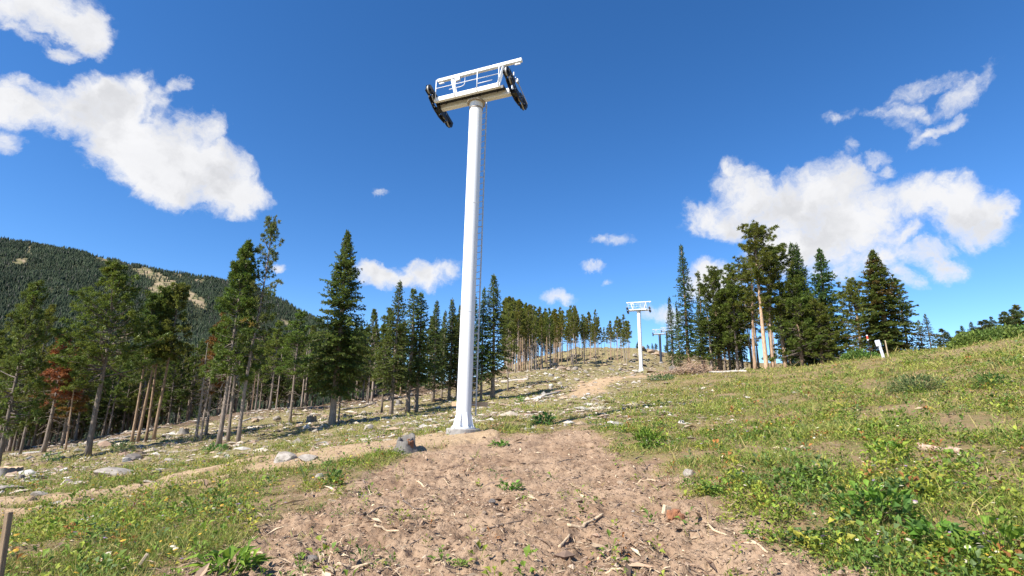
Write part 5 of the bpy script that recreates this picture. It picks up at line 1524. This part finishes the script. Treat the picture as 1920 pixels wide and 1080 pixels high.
# shrubs on the right ridge
def shrub(px, py, Y, wm, hm, label, stops, n=2600, group=None):
    g = at(px, py, Y); z = Hs(g[0], g[1]); r = np.random.default_rng(int(px)); b = MB()
    u = unit(r.normal(0, 1, (n, 3))); u[:, 2] = np.abs(u[:, 2]); rr = r.random(n) ** .35
    lump = .75 + .5 * fbm(u[:, 0] * 2.5 + px, u[:, 1] * 2.5 + u[:, 2] * 2, 3, int(px))
    p = u * rr[:, None] * lump[:, None] * np.array([wm / 2, wm / 2, hm])
    d = unit(u * .6 + r.normal(0, .6, (n, 3)) + np.array([0, 0, .3])); L = r.uniform(.14, .3, n)
    c = np.array(stops)[r.integers(0, len(stops), n)] * r.uniform(.65, 1.35, n)[:, None]
    b.kites(p, d, unit(np.cross(d, r.normal(0, 1, (n, 3)))), L, L * r.uniform(.35, .6, n), .05, .5, None, c)
    e = bpy.data.objects.new('shrub', None); COL.objects.link(e); e.location = (g[0], g[1], z - .05)
    setk(e, label=label, category='shrub', group=group)
    b.build('foliage', [LEAFM], e)
    t = MB()
    for k in range(9):
        a = r.uniform(0, 6.28); t.tube([(0, 0, -.1), (.12 * wm * math.cos(a), .12 * wm * math.sin(a), .4 * hm), (.3 * wm * math.cos(a), .3 * wm * math.sin(a), .75 * hm)], [.03, .02, .01], 4, False, np.array([.7, .6, .5]))
    t.build('stems', [BARK], e)
SG = [(.10, .16, .036), (.13, .19, .045), (.08, .13, .034)]
for i, (px, w, h, lb) in enumerate([
        (1816, 3.0, 1.2, "round green shrub at the left end of the shrub bank on the right ridge"), (1838, 3.2, 1.3, "green shrub, second from the left in the ridge bank"), (1858, 3.2, 1.2, "green shrub, third from the left in the ridge bank"),
        (1880, 3.6, 1.4, "green shrub, fourth from the left in the ridge bank"), (1902, 3.6, 1.3, "green shrub, fifth from the left in the ridge bank"), (1925, 4.0, 1.5, "green shrub cut by the right edge of the photo in the ridge bank"), (1955, 4.0, 2.2, "green shrub mostly past the right edge")]):
    if px < 1940: shrub(px, 640, 44, w, h, lb, SG, 2600, "shrub bank on the right ridge")
shrub(1606, 664, 52, 3.2, 1.0, "low bright green shrub at the foot of the round pine left of the white marker", SG)
shrub(1625, 664, 51, 2.4, .7, "low green shrub right behind the striped pole", SG)

def flowers():
    b = MB()
    x, y, q, r = polar(9500, 4, 48, 3, -64, 64)
    for (fx, fy, sp, m_) in ((345, 985, .8, 260), (330, 1040, .45, 160), (540, 920, .8, 120), (450, 935, .9, 120)):
        c0 = on_ground(fx, fy); x = np.concatenate([x, c0[0] + r.normal(0, sp, m_)]); y = np.concatenate([y, c0[1] + r.normal(0, sp, m_)])
    q = np.hypot(x, y)
    v, d, s, deb, ff = veg(x, y)
    left = sstep(-(x - .0), .5, 2)
    pat = fbm(x * .5, y * .5, 3, 95)
    k = r.random(len(x)) < v * (.10 + .5 * sstep(pat, .5, .62))
    x, y, q, left = x[k], y[k], q[k], left[k]; n = len(x); z = H(x, y)
    kind = r.random(n)
    yel = kind < np.where(left > .5, .75, .22); pur = (kind > .86) & ~yel
    c = np.where(yel[:, None], np.array([.50, .36, .05]), np.where(pur[:, None], np.array([.34, .22, .42]), np.array([.62, .58, .50])))
    c = c * r.uniform(.7, 1.15, n)[:, None]
    hh = r.uniform(.12, .32, n); sz = r.uniform(.012, .030, n) * (1 + .02 * q)
    nn_ = 6; a = np.arange(nn_) * 2 * math.pi / nn_
    cen = np.stack([x, y, z + hh], 1)
    tl = unit(np.stack([r.normal(0, .35, n), r.normal(0, .35, n), np.ones(n)], 1))
    ux = unit(np.cross(tl, np.tile([0, 1.0, 0], (n, 1)))); uy = np.cross(tl, ux)
    ring = cen[:, None] + (ux[:, None] * np.cos(a)[None, :, None] + uy[:, None] * np.sin(a)[None, :, None]) * (sz[:, None] * r.uniform(.7, 1.2, (n, nn_)))[:, :, None] - tl[:, None] * (sz * .3)[:, None, None]
    V = np.concatenate([ring, cen[:, None]], 1).reshape(-1, 3); i = np.arange(n)[:, None, None] * (nn_ + 1)
    T = (np.stack([np.arange(nn_), (np.arange(nn_) + 1) % nn_, np.full(nn_, nn_)], -1)[None] + i).reshape(-1, 3)
    b.add(V, None, T, np.repeat(c, nn_ + 1, 0))
    b.kites(np.stack([x, y, z - .01], 1), np.tile([0, 0, 1.0], (n, 1)), np.tile([1.0, 0, 0], (n, 1)), hh, np.maximum(.005, .0005 * q), 0, .5, None, np.tile([.10, .12, .04], (n, 1)))
    o = b.build('wildflowers', [LEAFM]); setk(o, kind='stuff', label="small yellow and white wildflowers sprinkled through the meadow", category='wildflowers')
flowers()

CHIPM = mat_plain("chips", (1, 1, 1), (.8, .8, .8), .9, 0, 9, attr=True)
def litter():
    """wood chips, needles and bits on the bare dirt"""
    b = MB()
    x, y, q, r = polar(150000, 2.8, 32, 4, -62, 62)
    d, s, deb, ff = masks(x, y)
    k = r.random(len(x)) < np.maximum(d * (.30 + .70 * sstep(fbm(x * .9, y * .9, 4, 97), .38, .58)), .48 * (1 - s) * (1 - d) + .16 * s)
    x, y, q = x[k], y[k], q[k]; n = len(x); z = H(x, y) + .006
    a = r.uniform(0, 6.28, n)
    e = r.normal(0, .22, n); dr = np.stack([np.cos(a) * np.cos(e), np.sin(a) * np.cos(e), np.sin(e)], 1)
    sd = unit(np.cross(dr, np.stack([r.normal(0, .3, n), r.normal(0, .3, n), np.ones(n)], 1)))
    L = np.exp(r.normal(-3.25, .62, n)) * (1 + .03 * q); W_ = L * r.uniform(.08, .35, n)
    fib = r.random(n) < .16; L[fib] *= 2.6; W_[fib] = np.minimum(W_[fib] * .7, .012)
    st = np.array([(.42, .31, .20), (.56, .44, .29), (.20, .13, .085), (.11, .07, .048), (.34, .23, .15), (.30, .155, .085)])
    c = st[r.choice(6, n, p=[.26, .16, .22, .14, .16, .06])] * r.uniform(.75, 1.25, n)[:, None]
    b.kites(np.stack([x, y, z + np.abs(np.sin(e)) * L * .5], 1) - dr * (L * .5)[:, None], dr, sd, L, W_, .08, .5, np.cross(sd, dr), c)
    o = b.build('wood_chips', [CHIPM]); setk(o, kind='stuff', label="wood chips and twigs littering the bare dirt", category='wood chips')
litter()
OCT = np.array([[1, 0, 0], [-1, 0, 0], [0, 1, 0], [0, -1, 0], [0, 0, 1], [0, 0, -1]], float)
OT = np.array([[0, 2, 4], [2, 1, 4], [1, 3, 4], [3, 0, 4], [2, 0, 5], [1, 2, 5], [3, 1, 5], [0, 3, 5]])
def bits(name, x, y, size, col, r, label, cat, flat=.6, long_=1.0):
    n = len(x); z = H(x, y)
    V = OCT[None] * size[:, None, None] * r.uniform(.55, 1.25, (n, 6, 1)) * np.array([long_, 1, flat])[None, None]
    a = r.uniform(0, 6.28, n); ca, sa = np.cos(a)[:, None], np.sin(a)[:, None]
    V = np.stack([V[..., 0] * ca - V[..., 1] * sa, V[..., 0] * sa + V[..., 1] * ca, V[..., 2] + r.normal(0, .15, (n, 6)) * size[:, None]], -1)
    V = V + np.stack([x, y, z + size * flat * .3], 1)[:, None]
    T = (OT[None] + np.arange(n)[:, None, None] * 6).reshape(-1, 3)
    b = MB(); b.add(V.reshape(-1, 3), None, T, np.repeat(col, 6, 0))
    o = b.build(name, [CHIPM]); setk(o, kind='stuff', label=label, category=cat)
def gravel():
    x, y, q, r = polar(36000, 2.8, 26, 6, -60, 60)
    d, s, deb, ff = masks(x, y)
    k = r.random(len(x)) < np.maximum(d * sstep(fbm(x * 1.3 + 9, y * 1.3, 3, 98), .40, .62), .45 * s)
    x, y, q = x[k], y[k], q[k]; n = len(x)
    st = np.array([(.34, .235, .16), (.26, .175, .12), (.42, .31, .22), (.17, .11, .075)])
    bits('gravel', x, y, np.exp(r.normal(-4.35, .55, n)) * (1 + .03 * q), st[r.choice(4, n, p=[.4, .3, .15, .15])] * r.uniform(.8, 1.2, n)[:, None], r, "crumbs and clods of brown soil on the bare dirt", 'soil clods', .65)
gravel()
def slash():
    x, y, q, r = polar(95000, 17, 195, 8, -50, 24, .8)
    d, s, deb, ff = masks(x, y)
    k = r.random(len(x)) < np.clip(deb + .08, 0, 1) * (1 - .8 * s) * (1 - d) * (.2 + .8 * sstep(fbm(x * .16, y * .16, 3, 99), .40, .58))
    x, y, q = x[k], y[k], q[k]; n = len(x)
    st = np.array([(.46, .38, .29), (.36, .26, .17), (.55, .49, .41), (.22, .16, .11), (.30, .20, .14)])
    bits('slash', x, y, np.exp(r.normal(-2.75, .6, n)) * (.6 + .011 * q), st[r.choice(5, n, p=[.28, .24, .16, .2, .12])] * r.uniform(.75, 1.2, n)[:, None], r, "pale logging slash and broken stone littering the cleared slope", 'logging slash', .45, 1.7)
slash()
